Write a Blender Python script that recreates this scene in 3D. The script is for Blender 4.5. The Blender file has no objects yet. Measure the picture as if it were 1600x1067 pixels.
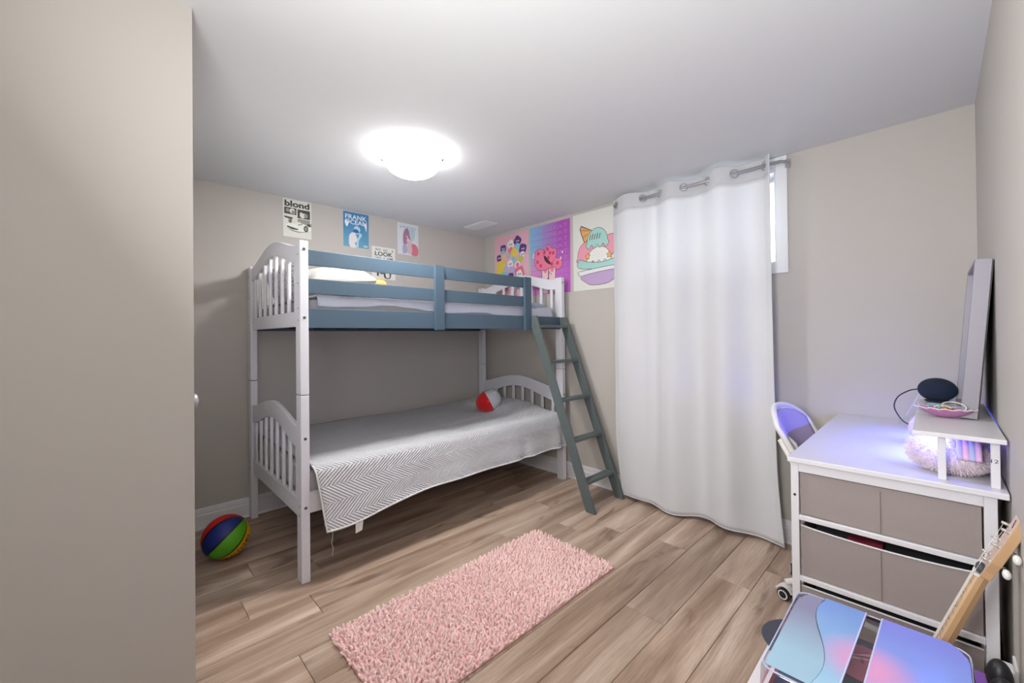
import bpy, bmesh, math, random
import numpy as np
from mathutils import Vector, Matrix, noise
R = math.radians
C = bpy.context.scene.collection
scene = bpy.context.scene
random.seed(7); rng = np.random.default_rng(7)

# ---------------------------------------------------------------- camera, world, light, exposure
def set_camera():
    f, yaw, pitch, roll, sy = 642.1778, 0.7696, 0.006377, -0.010763, -13.535
    fw = Vector((math.sin(yaw), math.cos(yaw), 0)); r = Vector((math.cos(yaw), -math.sin(yaw), 0)); u = Vector((0, 0, 1))
    f2 = fw*math.cos(pitch)+u*math.sin(pitch); u2 = u*math.cos(pitch)-fw*math.sin(pitch)
    r3 = r*math.cos(roll)+u2*math.sin(roll); u3 = u2*math.cos(roll)-r*math.sin(roll)
    cd = bpy.data.cameras.new('camera'); co = bpy.data.objects.new('camera', cd); C.objects.link(co)
    m = Matrix((r3, u3, -f2)).transposed().to_4x4(); m.translation = Vector((0, 0, 1.25))
    co.matrix_world = m
    cd.sensor_fit = 'HORIZONTAL'; cd.sensor_width = 36; cd.lens = f*36/1600
    cd.shift_y = (sy)/1600.0      # principal point sits a little above the middle of the frame
    cd.clip_start = 0.02
    scene.camera = co
set_camera()

def srgb(*c):
    return tuple(((v/255)/12.92 if v/255 <= .04045 else ((v/255+.055)/1.055)**2.4) for v in c[:3])+(1,)

w = bpy.data.worlds.new('world'); scene.world = w; w.use_nodes = True
bg = w.node_tree.nodes['Background']; bg.inputs[0].default_value = (0.86, 0.93, 1, 1); bg.inputs[1].default_value = 3.6

def area(name, loc, target, sx, sy, power, color=(1, 1, 1)):
    d = bpy.data.lights.new(name, 'AREA'); d.shape = 'RECTANGLE'; d.size = sx; d.size_y = sy; d.energy = power; d.color = color
    o = bpy.data.objects.new(name, d); C.objects.link(o); o.location = loc
    o.rotation_euler = (Vector(target)-Vector(loc)).to_track_quat('-Z', 'Y').to_euler(); return o
BOWL = 122.0
area('fill_behind_camera', (-0.85, 0.55, 2.27), (-0.4, 0.9, 0), 0.9, 0.9, .6, (1, .98, .96))  # added soft fill from above, not a lamp of the room
area('bounce_flash', (-0.22, 0.42, 1.45), (1.75, 0.0, 2.70), 0.5, 0.7, 26, (1, 1, 1))
vs = scene.view_settings
vs.view_transform = 'Standard'; vs.look = 'None'; vs.gamma = 1; vs.use_curve_mapping = False
vs.exposure = 0.64

# ---------------------------------------------------------------- materials
def mat(name, col, rough=.6, metal=0, bump=0, bscale=200, var=0, vscale=8, spec=.5, emit=None, estr=0, sheen=0, coat=0):
    m = bpy.data.materials.new(name); m.use_nodes = True; nt = m.node_tree; b = nt.nodes['Principled BSDF']
    b.inputs['Base Color'].default_value = col; b.inputs['Roughness'].default_value = rough; b.inputs['Metallic'].default_value = metal
    b.inputs['Specular IOR Level'].default_value = spec
    if sheen: b.inputs['Sheen Weight'].default_value = sheen
    if coat: b.inputs['Coat Weight'].default_value = coat
    if emit: b.inputs['Emission Color'].default_value = emit; b.inputs['Emission Strength'].default_value = estr
    tc = nt.nodes.new('ShaderNodeTexCoord')
    if var:
        n = nt.nodes.new('ShaderNodeTexNoise'); n.inputs['Scale'].default_value = vscale; n.inputs['Detail'].default_value = 5
        mx = nt.nodes.new('ShaderNodeMix'); mx.data_type = 'RGBA'
        mx.inputs[6].default_value = tuple(c*(1-var) for c in col[:3])+(1,); mx.inputs[7].default_value = tuple(min(1, c*(1+var)) for c in col[:3])+(1,)
        nt.links.new(tc.outputs['Object'], n.inputs['Vector']); nt.links.new(n.outputs['Fac'], mx.inputs[0]); nt.links.new(mx.outputs[2], b.inputs['Base Color'])
    if bump:
        n = nt.nodes.new('ShaderNodeTexNoise'); n.inputs['Scale'].default_value = bscale; n.inputs['Detail'].default_value = 3
        bp = nt.nodes.new('ShaderNodeBump'); bp.inputs['Strength'].default_value = bump; bp.inputs['Distance'].default_value = .002
        nt.links.new(tc.outputs['Object'], n.inputs['Vector']); nt.links.new(n.outputs['Fac'], bp.inputs['Height']); nt.links.new(bp.outputs[0], b.inputs['Normal'])
    return m

M = {}
M['wall'] = mat('wall_paint', srgb(194, 189, 182), .75, bump=.08, bscale=500, var=.015, vscale=2)
M['ceiling'] = mat('ceiling_paint', srgb(216, 218, 219), .85, bump=.1, bscale=350)
M['trim'] = mat('trim_paint', srgb(232, 232, 234), .4)
M['white_wood'] = mat('white_wood', srgb(228, 228, 234), .42, bump=.05, bscale=60, var=.01)
M['grey_wood'] = mat('grey_wood', srgb(72, 92, 108), .5, bump=.12, bscale=70, var=.05, vscale=12)
M['ladder_wood'] = mat('ladder_wood', srgb(92, 102, 102), .5, bump=.12, bscale=70, var=.05, vscale=12)
M['bolt'] = mat('bolt', srgb(110, 112, 118), .35, .8)
M['black'] = mat('black', srgb(22, 22, 26), .45)
M['dark'] = mat('dark_cloth', srgb(45, 44, 48), .9)
M['chrome'] = mat('chrome', srgb(200, 200, 205), .18, 1)
M['nickel'] = mat('nickel', srgb(176, 178, 182), .35, .45)
M['paper'] = mat('paper', srgb(232, 231, 224), .6)
M['desk'] = mat('white_desk', srgb(222, 220, 224), .3, bump=.03, bscale=300)
M['bin'] = mat('bin_fabric', srgb(158, 147, 144), .95, bump=.5, bscale=900, var=.04, vscale=300)
M['linen'] = mat('white_linen', srgb(222, 221, 219), .9, bump=.15, bscale=500)
M['sheet'] = mat('grey_sheet', srgb(196, 199, 214), .9, bump=.15, bscale=500)
M['sheet_blue'] = mat('blue_grey_sheet', srgb(150, 160, 180), .9, bump=.15, bscale=500)
M['mattress'] = mat('mattress_cover', srgb(205, 203, 205), .9)
M['shell'] = mat('chair_shell', srgb(238, 236, 234), .35)
M['lavender'] = mat('led_tinted_mesh', srgb(190, 175, 218), .8, bump=.3, bscale=600)  # blue LED light on the chair back, put into the colour as lavender
M['navy'] = mat('navy_mesh', srgb(22, 34, 58), .85, bump=.6, bscale=1200)
M['red_plush'] = mat('red_plush', srgb(205, 10, 14), .9, bump=.5, bscale=300, sheen=.3)
M['grey_plush'] = mat('grey_plush', srgb(196, 198, 204), .95, bump=.8, bscale=250, var=.1, vscale=120)
M['maple'] = mat('maple', srgb(196, 158, 116), .4, var=.08, vscale=25)
M['fretboard'] = mat('fretboard', srgb(226, 192, 150), .4, var=.05, vscale=25)
M['post'] = mat('post_metal', srgb(205, 195, 185), .3, .4)
M['pearl'] = mat('pearl', srgb(235, 233, 228), .25)
M['pink'] = mat('pink', srgb(226, 120, 140), .35)
M['pink_record'] = mat('pink_record', srgb(255, 140, 165), .3)
M['orange'] = mat('orange_toy', srgb(226, 120, 24), .7, var=.25, vscale=40)
M['glass_bowl'] = mat('frosted_bowl', srgb(255, 255, 255), .4, emit=(1, .985, .965, 1), estr=BOWL)
def bowl_glow(m):       # the lamps sit low in the bowl: its bottom glows far brighter than its rim
    nt = m.node_tree; N = nt.nodes.new; tc = N('ShaderNodeTexCoord'); sp = N('ShaderNodeSeparateXYZ'); mr = N('ShaderNodeMapRange')
    nt.links.new(tc.outputs['Object'], sp.inputs[0]); nt.links.new(sp.outputs[2], mr.inputs[0])
    mr.inputs[1].default_value = -.086; mr.inputs[2].default_value = -.134; mr.inputs[3].default_value = 5.0; mr.inputs[4].default_value = BOWL; mr.interpolation_type = 'SMOOTHERSTEP'
    nt.links.new(mr.outputs[0], nt.nodes['Principled BSDF'].inputs['Emission Strength'])
bowl_glow(M['glass_bowl'])
M['led'] = mat('led_strip', srgb(120, 110, 255), .4, emit=(.25, .24, 1, 1), estr=9)

def glassy(name, tint=(1, 1, 1, 1), gloss=.12, rough=.03):
    m = bpy.data.materials.new(name); m.use_nodes = True; nt = m.node_tree
    for n in list(nt.nodes):
        if n.type == 'BSDF_PRINCIPLED': nt.nodes.remove(n)
    out = [n for n in nt.nodes if n.type == 'OUTPUT_MATERIAL'][0]
    t = nt.nodes.new('ShaderNodeBsdfTransparent'); t.inputs[0].default_value = tint
    g = nt.nodes.new('ShaderNodeBsdfGlossy'); g.inputs['Roughness'].default_value = rough
    fr = nt.nodes.new('ShaderNodeFresnel'); ad = nt.nodes.new('ShaderNodeMath'); ad.operation = 'ADD'; ad.inputs[1].default_value = gloss; ad.use_clamp = True
    mx = nt.nodes.new('ShaderNodeMixShader')
    nt.links.new(fr.outputs[0], ad.inputs[0]); nt.links.new(ad.outputs[0], mx.inputs[0]); nt.links.new(t.outputs[0], mx.inputs[1]); nt.links.new(g.outputs[0], mx.inputs[2]); nt.links.new(mx.outputs[0], out.inputs[0])
    return m
M['pane'] = glassy('window_glass', gloss=.02)
M['lid'] = glassy('clear_lid', (.94, .96, 1, 1), gloss=.06)

def cloth_translucent(name, col, tr=.35):
    m = mat(name, col, .9, bump=.12, bscale=500); nt = m.node_tree; b = nt.nodes['Principled BSDF']
    out = [n for n in nt.nodes if n.type == 'OUTPUT_MATERIAL'][0]
    t = nt.nodes.new('ShaderNodeBsdfTranslucent'); t.inputs[0].default_value = col
    mx = nt.nodes.new('ShaderNodeMixShader'); mx.inputs[0].default_value = tr
    nt.links.new(b.outputs[0], mx.inputs[1]); nt.links.new(t.outputs[0], mx.inputs[2]); nt.links.new(mx.outputs[0], out.inputs[0])
    return m
M['curtain'] = cloth_translucent('curtain_cloth', srgb(240, 241, 244), .25)
M['curtain_hem'] = cloth_translucent('curtain_hem', srgb(214, 215, 218), .1)

def wood_floor():
    m = bpy.data.materials.new('vinyl_plank'); m.use_nodes = True; nt = m.node_tree; N = nt.nodes.new; L = nt.links.new
    b = nt.nodes['Principled BSDF']; b.inputs['Roughness'].default_value = .38; b.inputs['Specular IOR Level'].default_value = .35
    tc = N('ShaderNodeTexCoord'); oi = N('ShaderNodeObjectInfo')
    mul = N('ShaderNodeMath'); mul.operation = 'MULTIPLY'; mul.inputs[1].default_value = 37.3; L(oi.outputs['Random'], mul.inputs[0])
    comb = N('ShaderNodeCombineXYZ'); L(mul.outputs[0], comb.inputs[0]); L(mul.outputs[0], comb.inputs[1])
    add = N('ShaderNodeVectorMath'); add.operation = 'ADD'; L(tc.outputs['Object'], add.inputs[0]); L(comb.outputs[0], add.inputs[1])
    def mapped(sx, sy):
        mp = N('ShaderNodeMapping'); mp.inputs['Scale'].default_value = (sx, sy, 1); L(add.outputs[0], mp.inputs['Vector']); return mp
    m1 = mapped(.5, 5.5); n1 = N('ShaderNodeTexNoise'); n1.inputs['Scale'].default_value = 1.6; n1.inputs['Detail'].default_value = 6; n1.inputs['Distortion'].default_value = .5; L(m1.outputs[0], n1.inputs['Vector'])
    m2 = mapped(1.3, 34); n2 = N('ShaderNodeTexNoise'); n2.inputs['Scale'].default_value = 4; n2.inputs['Detail'].default_value = 8; n2.inputs['Roughness'].default_value = .65; L(m2.outputs[0], n2.inputs['Vector'])
    m3 = mapped(1.6, 5); n3 = N('ShaderNodeTexNoise'); n3.inputs['Scale'].default_value = 1.1; n3.inputs['Detail'].default_value = 3; n3.inputs['Distortion'].default_value = 1.4; L(m3.outputs[0], n3.inputs['Vector'])
    cr = N('ShaderNodeValToRGB'); e = cr.color_ramp.elements
    e[0].position = .30; e[0].color = srgb(140, 112, 92); e[1].position = .72; e[1].color = srgb(222, 202, 184)
    x = cr.color_ramp.elements.new(.46); x.color = srgb(176, 150, 130); x = cr.color_ramp.elements.new(.58); x.color = srgb(200, 176, 156)
    L(n1.outputs['Fac'], cr.inputs[0])
    # fine grain
    cg = N('ShaderNodeValToRGB'); cg.color_ramp.elements[0].position = .35; cg.color_ramp.elements[0].color = (.70, .67, .65, 1); cg.color_ramp.elements[1].position = .62; cg.color_ramp.elements[1].color = (1.05, 1.05, 1.05, 1)
    L(n2.outputs['Fac'], cg.inputs[0])
    mx = N('ShaderNodeMix'); mx.data_type = 'RGBA'; mx.blend_type = 'MULTIPLY'; mx.inputs[0].default_value = .75; L(cr.outputs[0], mx.inputs[6]); L(cg.outputs[0], mx.inputs[7])
    # dark knots and streaks
    ck = N('ShaderNodeValToRGB'); ck.color_ramp.elements[0].position = .30; ck.color_ramp.elements[0].color = (.36, .33, .31, 1); ck.color_ramp.elements[1].position = .40; ck.color_ramp.elements[1].color = (1, 1, 1, 1)
    L(n3.outputs['Fac'], ck.inputs[0])
    mk = N('ShaderNodeMix'); mk.data_type = 'RGBA'; mk.blend_type = 'MULTIPLY'; mk.inputs[0].default_value = .65; L(mx.outputs[2], mk.inputs[6]); L(ck.outputs[0], mk.inputs[7])
    # plank to plank shift
    hr = N('ShaderNodeMapRange'); hr.inputs[3].default_value = .86; hr.inputs[4].default_value = 1.10; L(oi.outputs['Random'], hr.inputs[0])
    hs = N('ShaderNodeHueSaturation'); hs.inputs['Saturation'].default_value = .95; L(hr.outputs[0], hs.inputs['Value']); L(mk.outputs[2], hs.inputs['Color'])
    L(hs.outputs[0], b.inputs['Base Color'])
    bp = N('ShaderNodeBump'); bp.inputs['Strength'].default_value = .25; bp.inputs['Distance'].default_value = .002; L(n2.outputs['Fac'], bp.inputs['Height']); L(bp.outputs[0], b.inputs['Normal'])
    rr = N('ShaderNodeMapRange'); rr.inputs[3].default_value = .32; rr.inputs[4].default_value = .5; L(n2.outputs['Fac'], rr.inputs[0]); L(rr.outputs[0], b.inputs['Roughness'])
    return m
M['plank'] = wood_floor()
M['subfloor'] = mat('subfloor', srgb(60, 48, 40), .9)

def chevron():
    # herringbone quilting on the bedspread, driven by UV in metres
    m = mat('quilt', srgb(216, 216, 219), .88, sheen=.2); nt = m.node_tree; N = nt.nodes.new; L = nt.links.new; b = nt.nodes['Principled BSDF']
    uv = N('ShaderNodeUVMap'); sp = N('ShaderNodeSeparateXYZ'); L(uv.outputs[0], sp.inputs[0])
    def mth(op, a, bb=None):
        n = N('ShaderNodeMath'); n.operation = op
        for i, v in enumerate((a, bb)):
            if v is None: continue
            if isinstance(v, (int, float)): n.inputs[i].default_value = v
            else: L(v, n.inputs[i])
        return n.outputs[0]
    P = .17
    tri = mth('PINGPONG', sp.outputs[1], P/2)
    v = mth('ADD', sp.outputs[0], mth('MULTIPLY', tri, 1.3))
    s = mth('SINE', mth('MULTIPLY', v, 2*math.pi/.023))
    bp = N('ShaderNodeBump'); bp.inputs['Strength'].default_value = .8; bp.inputs['Distance'].default_value = .004; L(s, bp.inputs['Height']); L(bp.outputs[0], b.inputs['Normal'])
    mr = N('ShaderNodeMapRange'); mr.inputs[1].default_value = -1; mr.inputs[2].default_value = 1; mr.inputs[3].default_value = 0; L(s, mr.inputs[0])
    mx = N('ShaderNodeMix'); mx.data_type = 'RGBA'; mx.inputs[6].default_value = srgb(203, 203, 207); mx.inputs[7].default_value = srgb(222, 222, 226); L(mr.outputs[0], mx.inputs[0]); L(mx.outputs[2], b.inputs['Base Color'])
    return m
M['quilt'] = chevron()

def flat(name, *c, rough=.55):
    k = name
    if k not in M: M[k] = mat(name, srgb(*c), rough)
    return M[k]

def gradient(name, stops, axis='x', scale=1.0, off=0.0, rough=.3, warp=0.0, ang=0):
    """printed colour gradient from the object's generated coordinates"""
    m = bpy.data.materials.new(name); m.use_nodes = True; nt = m.node_tree; N = nt.nodes.new; L = nt.links.new
    b = nt.nodes['Principled BSDF']; b.inputs['Roughness'].default_value = rough
    tc = N('ShaderNodeTexCoord'); mp = N('ShaderNodeMapping'); mp.inputs['Rotation'].default_value = (0, 0, R(ang)); L(tc.outputs['UV'], mp.inputs['Vector'])
    sp = N('ShaderNodeSeparateXYZ'); L(mp.outputs[0], sp.inputs[0])
    val = sp.outputs['XYZ'.index(axis.upper())]
    if warp:
        n = N('ShaderNodeTexNoise'); n.inputs['Scale'].default_value = 1.6; L(tc.outputs['UV'], n.inputs['Vector'])
        a = N('ShaderNodeMath'); a.operation = 'MULTIPLY_ADD'; L(n.outputs['Fac'], a.inputs[0]); a.inputs[1].default_value = warp; L(val, a.inputs[2]); val = a.outputs[0]
    cr = N('ShaderNodeValToRGB'); els = cr.color_ramp.elements
    for i, (p, c) in enumerate(stops):
        e = els[i] if i < 2 else els.new(p)
        e.position = p; e.color = srgb(*c)
    L(val, cr.inputs[0]); L(cr.outputs[0], b.inputs['Base Color'])
    return m

# ---------------------------------------------------------------- mesh builder
class MB:
    def __init__(s): s.v = []; s.f = []; s.m = []; s.uv = {}
    def add(s, vs, fs, mi=0, uvs=None):
        o = len(s.v); s.v += [tuple(x) for x in vs]
        for f in fs: s.f.append(tuple(i+o for i in f)); s.m.append(mi)
        if uvs is not None:
            for i, u in enumerate(uvs): s.uv[o+i] = u
        return s
    def box(s, x0, x1, y0, y1, z0, z1, mi=0):
        v = [(x, y, z) for x in (x0, x1) for y in (y0, y1) for z in (z0, z1)]
        return s.add(v, [(0, 1, 3, 2), (4, 6, 7, 5), (0, 4, 5, 1), (2, 3, 7, 6), (0, 2, 6, 4), (1, 5, 7, 3)], mi)
    def beam(s, a, b, wv, hv, mi=0):
        """box from a to b with half-extent vectors wv, hv"""
        a, b, wv, hv = map(Vector, (a, b, wv, hv))
        v = [p+i*wv+j*hv for p in (a, b) for i in (-1, 1) for j in (-1, 1)]
        return s.add(v, [(0, 1, 3, 2), (4, 6, 7, 5), (0, 4, 5, 1), (2, 3, 7, 6), (0, 2, 6, 4), (1, 5, 7, 3)], mi)
    def prism(s, poly, d, mi=0):
        """extrude a list of 3-D points by vector d"""
        d = Vector(d); n = len(poly); v = [Vector(p) for p in poly]; v += [p+d for p in v]
        return s.add(v, [tuple(range(n))[::-1], tuple(range(n, 2*n))]+[(i, (i+1) % n, n+(i+1) % n, n+i) for i in range(n)], mi)
    def tube(s, pts, r, seg=8, mi=0, close=True):
        pts = [Vector(p) for p in pts]; n = len(pts); rs = r if isinstance(r, (list, tuple)) else [r]*n
        vs = []; up = Vector((.13, .21, 1)).normalized()
        t0 = (pts[1]-pts[0]).normalized(); a = t0.cross(up).normalized() if abs(t0.dot(up)) < .98 else t0.cross(Vector((1, 0, 0))).normalized()
        for i in range(n):
            t = (pts[min(i+1, n-1)]-pts[max(i-1, 0)]).normalized(); a = (a-t*a.dot(t)).normalized(); b = t.cross(a)
            for k in range(seg):
                th = 2*math.pi*k/seg; vs.append(pts[i]+(a*math.cos(th)+b*math.sin(th))*rs[i])
        fs = [(i*seg+k, i*seg+(k+1) % seg, (i+1)*seg+(k+1) % seg, (i+1)*seg+k) for i in range(n-1) for k in range(seg)]
        if close: fs += [tuple(range(seg))[::-1], tuple((n-1)*seg+k for k in range(seg))]
        return s.add(vs, fs, mi)
    def cyl(s, a, b, r, seg=16, mi=0): return s.tube([a, b], r, seg, mi)
    def lathe(s, c, prof, seg=32, mi=0, axis=(0, 0, 1), close=False):
        """prof: list of (radius, height) about axis through c"""
        c = Vector(c); ax = Vector(axis).normalized(); a = ax.orthogonal().normalized(); b = ax.cross(a); vs = []
        for r_, h in prof:
            for k in range(seg):
                th = 2*math.pi*k/seg; vs.append(c+ax*h+(a*math.cos(th)+b*math.sin(th))*r_)
        n = len(prof); fs = [(i*seg+k, i*seg+(k+1) % seg, (i+1)*seg+(k+1) % seg, (i+1)*seg+k) for i in range(n-1) for k in range(seg)]
        if close: fs += [tuple(range(seg))[::-1], tuple((n-1)*seg+k for k in range(seg))]
        return s.add(vs, fs, mi)
    def ball(s, c, rad, seg=24, rings=14, mi=0, axis=(0, 0, 1)):
        rx = rad if isinstance(rad, (int, float)) else None
        c = Vector(c); vs = []
        rr = (rad,)*3 if rx else rad
        for i in range(rings+1):
            ph = math.pi*i/rings
            for k in range(seg):
                th = 2*math.pi*k/seg; vs.append(c+Vector((rr[0]*math.sin(ph)*math.cos(th), rr[1]*math.sin(ph)*math.sin(th), rr[2]*math.cos(ph))))
        fs = [(i*seg+k, (i+1)*seg+k, (i+1)*seg+(k+1) % seg, i*seg+(k+1) % seg) for i in range(rings) for k in range(seg)]
        return s.add(vs, fs, mi)
    def grid(s, fn, nu, nv, mi=0, uv=None, wrap=False):
        vs = []; us = []
        for i in range(nu+1):
            for j in range(nv+1):
                u, v = i/nu, j/nv; vs.append(fn(u, v)); us.append(uv(u, v) if uv else (u, v))
        fs = [(i*(nv+1)+j, (i+1)*(nv+1)+j, (i+1)*(nv+1)+j+1, i*(nv+1)+j+1) for i in range(nu) for j in range(nv)]
        return s.add(vs, fs, mi, us)
    def build(s, name, mats, parent=None, smooth=False, bevel=0, solid=0, sub=0, origin=None, autosm=None, weld=False):
        if not isinstance(mats, (list, tuple)): mats = [mats]
        off = Vector((0, 0, 0))
        if parent is not None: off = world_loc(parent)
        loc = Vector(origin) if origin is not None else (Vector((0, 0, 0)) if parent is not None else Vector((0, 0, 0)))
        base = Vector(origin) if origin is not None else off
        me = bpy.data.meshes.new(name); me.from_pydata([(x-base.x, y-base.y, z-base.z) for x, y, z in s.v], [], s.f)
        for m_ in mats: me.materials.append(m_)
        me.polygons.foreach_set('material_index', s.m)
        if s.uv:
            ul = me.uv_layers.new(name='UVMap')
            li = np.zeros(len(me.loops), int); me.loops.foreach_get('vertex_index', li)
            ul.data.foreach_set('uv', np.array([s.uv.get(i, (0, 0)) for i in li], float).ravel())
        if weld or not s.uv:
            bm = bmesh.new(); bm.from_mesh(me)
            if weld: bmesh.ops.remove_doubles(bm, verts=bm.verts, dist=1e-5)
            bmesh.ops.recalc_face_normals(bm, faces=bm.faces); bm.to_mesh(me); bm.free()
        if smooth: me.polygons.foreach_set('use_smooth', [True]*len(me.polygons))
        o = bpy.data.objects.new(name, me); C.objects.link(o)
        if parent is not None:
            o.parent = parent; o.location = base-off if origin is not None else (0, 0, 0)
        elif origin is not None: o.location = origin
        if solid: md = o.modifiers.new('solid', 'SOLIDIFY'); md.thickness = solid; md.offset = 0
        if bevel: md = o.modifiers.new('bevel', 'BEVEL'); md.width = bevel; md.segments = 2; md.limit_method = 'ANGLE'; md.angle_limit = R(40); md.harden_normals = False
        if sub: md = o.modifiers.new('sub', 'SUBSURF'); md.levels = sub; md.render_levels = sub
        if autosm:
            me.polygons.foreach_set('use_smooth', [True]*len(me.polygons))
            bm = bmesh.new(); bm.from_mesh(me)
            for e in bm.edges:
                if len(e.link_faces) == 2 and e.calc_face_angle(0) > R(autosm): e.smooth = False
            bm.to_mesh(me); bm.free()
        return o

def smooth_path(pts, k=6):
    P = [Vector(p) for p in pts]; P = [P[0]*2-P[1]]+P+[P[-1]*2-P[-2]]; out = []
    for i in range(1, len(P)-2):
        for j in range(k):
            t = j/k; a, b, c, d = P[i-1], P[i], P[i+1], P[i+2]; out.append(.5*((2*b)+(-a+c)*t+(2*a-5*b+4*c-d)*t*t+(-a+3*b-3*c+d)*t**3))
    return out+[P[-2]]
def world_loc(o):
    l = Vector((0, 0, 0))
    while o is not None: l += Vector(o.location); o = o.parent
    return l
def tag(o, label=None, cat=None, group=None, kind=None):
    if label: o['label'] = label
    if cat: o['category'] = cat
    if group: o['group'] = group
    if kind: o['kind'] = kind
    return o
def thing(name, loc, label, cat, group=None):
    o = bpy.data.objects.new(name, None); C.objects.link(o); o.location = loc; o.empty_display_size = .1
    return tag(o, label, cat, group)

def text_poly(body, bold=0.0, shear=0.0):
    cu = bpy.data.curves.new('txt', 'FONT'); cu.body = body; cu.resolution_u = 3; cu.offset = bold; cu.shear = shear; cu.align_x = 'LEFT'
    o = bpy.data.objects.new('txt', cu); C.objects.link(o)
    dg = bpy.context.evaluated_depsgraph_get(); me = bpy.data.meshes.new_from_object(o.evaluated_get(dg))
    vs = [tuple(v.co) for v in me.vertices]; fs = [tuple(p.vertices) for p in me.polygons]
    bpy.data.objects.remove(o); bpy.data.curves.remove(cu); bpy.data.meshes.remove(me)
    xs = [v[0] for v in vs]; ys = [v[1] for v in vs]; x0, x1, y0, y1 = min(xs), max(xs), min(ys), max(ys)
    return [((v[0]-x0)/(x1-x0), (v[1]-y0)/(y1-y0)) for v in vs], fs

# ---------------------------------------------------------------- room
YA, XB, HC, YC = 3.390, 2.885, 2.307, -0.138
PX, PY = 0.183, 1.6445            # corner of the closet block at the left
XR = -1.4                         # wall behind the camera

def struct(mb, name, m, **k): return tag(mb.build(name, m, **k), kind='structure')
struct(MB().box(XR, XB+.15, YA, YA+.12, 0, HC), 'wall_back', M['wall'])
struct(MB().box(XR, XB+.15, YC-.12, YC, 0, HC), 'wall_front', M['wall'])
struct(MB().box(XR-.12, XR, YC-.12, YA+.12, 0, HC), 'wall_rear', M['wall'])
# window opening in the right wall
WY0, WY1, WZ0, WZ1 = .662, 1.56, 1.665, 2.235
mb = MB(); T = .15
mb.box(XB, XB+T, YC, WY0, 0, HC); mb.box(XB, XB+T, WY1, YA, 0, HC); mb.box(XB, XB+T, WY0, WY1, 0, WZ0); mb.box(XB, XB+T, WY0, WY1, WZ1, HC)
struct(mb, 'wall_right', M['wall'])
# closet block with a door on its hidden side
DY0, DY1 = 1.93, 2.75
mb = MB(); mb.box(XR, PX-.1, PY, YA, 0, HC); mb.box(PX-.1, PX, PY, DY0, 0, HC); mb.box(PX-.1, PX, DY1, YA, 0, HC); mb.box(PX-.1, PX, DY0, DY1, 2.05, HC)
struct(mb, 'wall_left', M['wall'])
mb = MB(); mb.box(PX-.03, PX+.018, DY0-.07, DY0, 0, 2.12); mb.box(PX-.03, PX+.018, DY1, DY1+.07, 0, 2.12); mb.box(PX-.03, PX+.018, DY0-.07, DY1+.07, 2.05, 2.12)
struct(mb, 'trim_1', M['trim'], bevel=.003)
d = struct(MB().box(PX-.055, PX-.015, DY0, DY1, .01, 2.05), 'door_1', M['trim'], bevel=.002)
for z0, z1 in ((.2, .95), (1.1, 1.9)):
    for y0, y1 in ((DY0+.1, DY0+.37), (DY0+.45, DY0+.72)):
        MB().box(PX-.018, PX-.008, y0, y1, z0, z1).build('door_panel', M['trim'], d, bevel=.006)
kn = MB().lathe((PX-.015, 2.0, 1.01), [(.0, 0), (.028, 0), (.028, .006), (.012, .010), (.011, .028), (.024, .038), (.029, .052), (.024, .064), (.0, .07)], 24, axis=(1, 0, 0)).build('door_knob', M['nickel'], d, smooth=True)
struct(MB().box(XR-.12, XB+.15, YC-.12, YA+.12, HC, HC+.1), 'ceiling', M['ceiling'])

# baseboards with a moulded top
def baseboard(name, p0, p1, n):
    """p0,p1 wall-line points, n = direction into the room"""
    p0, p1, n = Vector(p0), Vector(p1), Vector(n)
    prof = [(0, 0), (.015, 0), (.015, .085), (.011, .092), (.011, .105), (.007, .125), (.0, .132)]
    poly = [p0+n*a+Vector((0, 0, h)) for a, h in prof]
    mb = MB().prism(poly, p1-p0)
    o = struct(mb, name, M['trim'])
    MB().prism([p0+n*a+Vector((0, 0, h)) for a, h in [(0.015, 0), (.026, 0), (.0245, .008), (.0205, .012), (.015, .014)]], p1-p0).build('shoe_moulding', M['trim'], o)
baseboard('baseboard_back', (PX, YA, 0), (XB, YA, 0), (0, -1, 0))
baseboard('baseboard_right', (XB, YC, 0), (XB, YA-.016, 0), (-1, 0, 0))
baseboard('baseboard_front', (XR, YC, 0), (XB-.016, YC, 0), (0, 1, 0))
baseboard('baseboard_left', (XR, PY, 0), (PX, PY, 0), (0, -1, 0))

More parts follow.
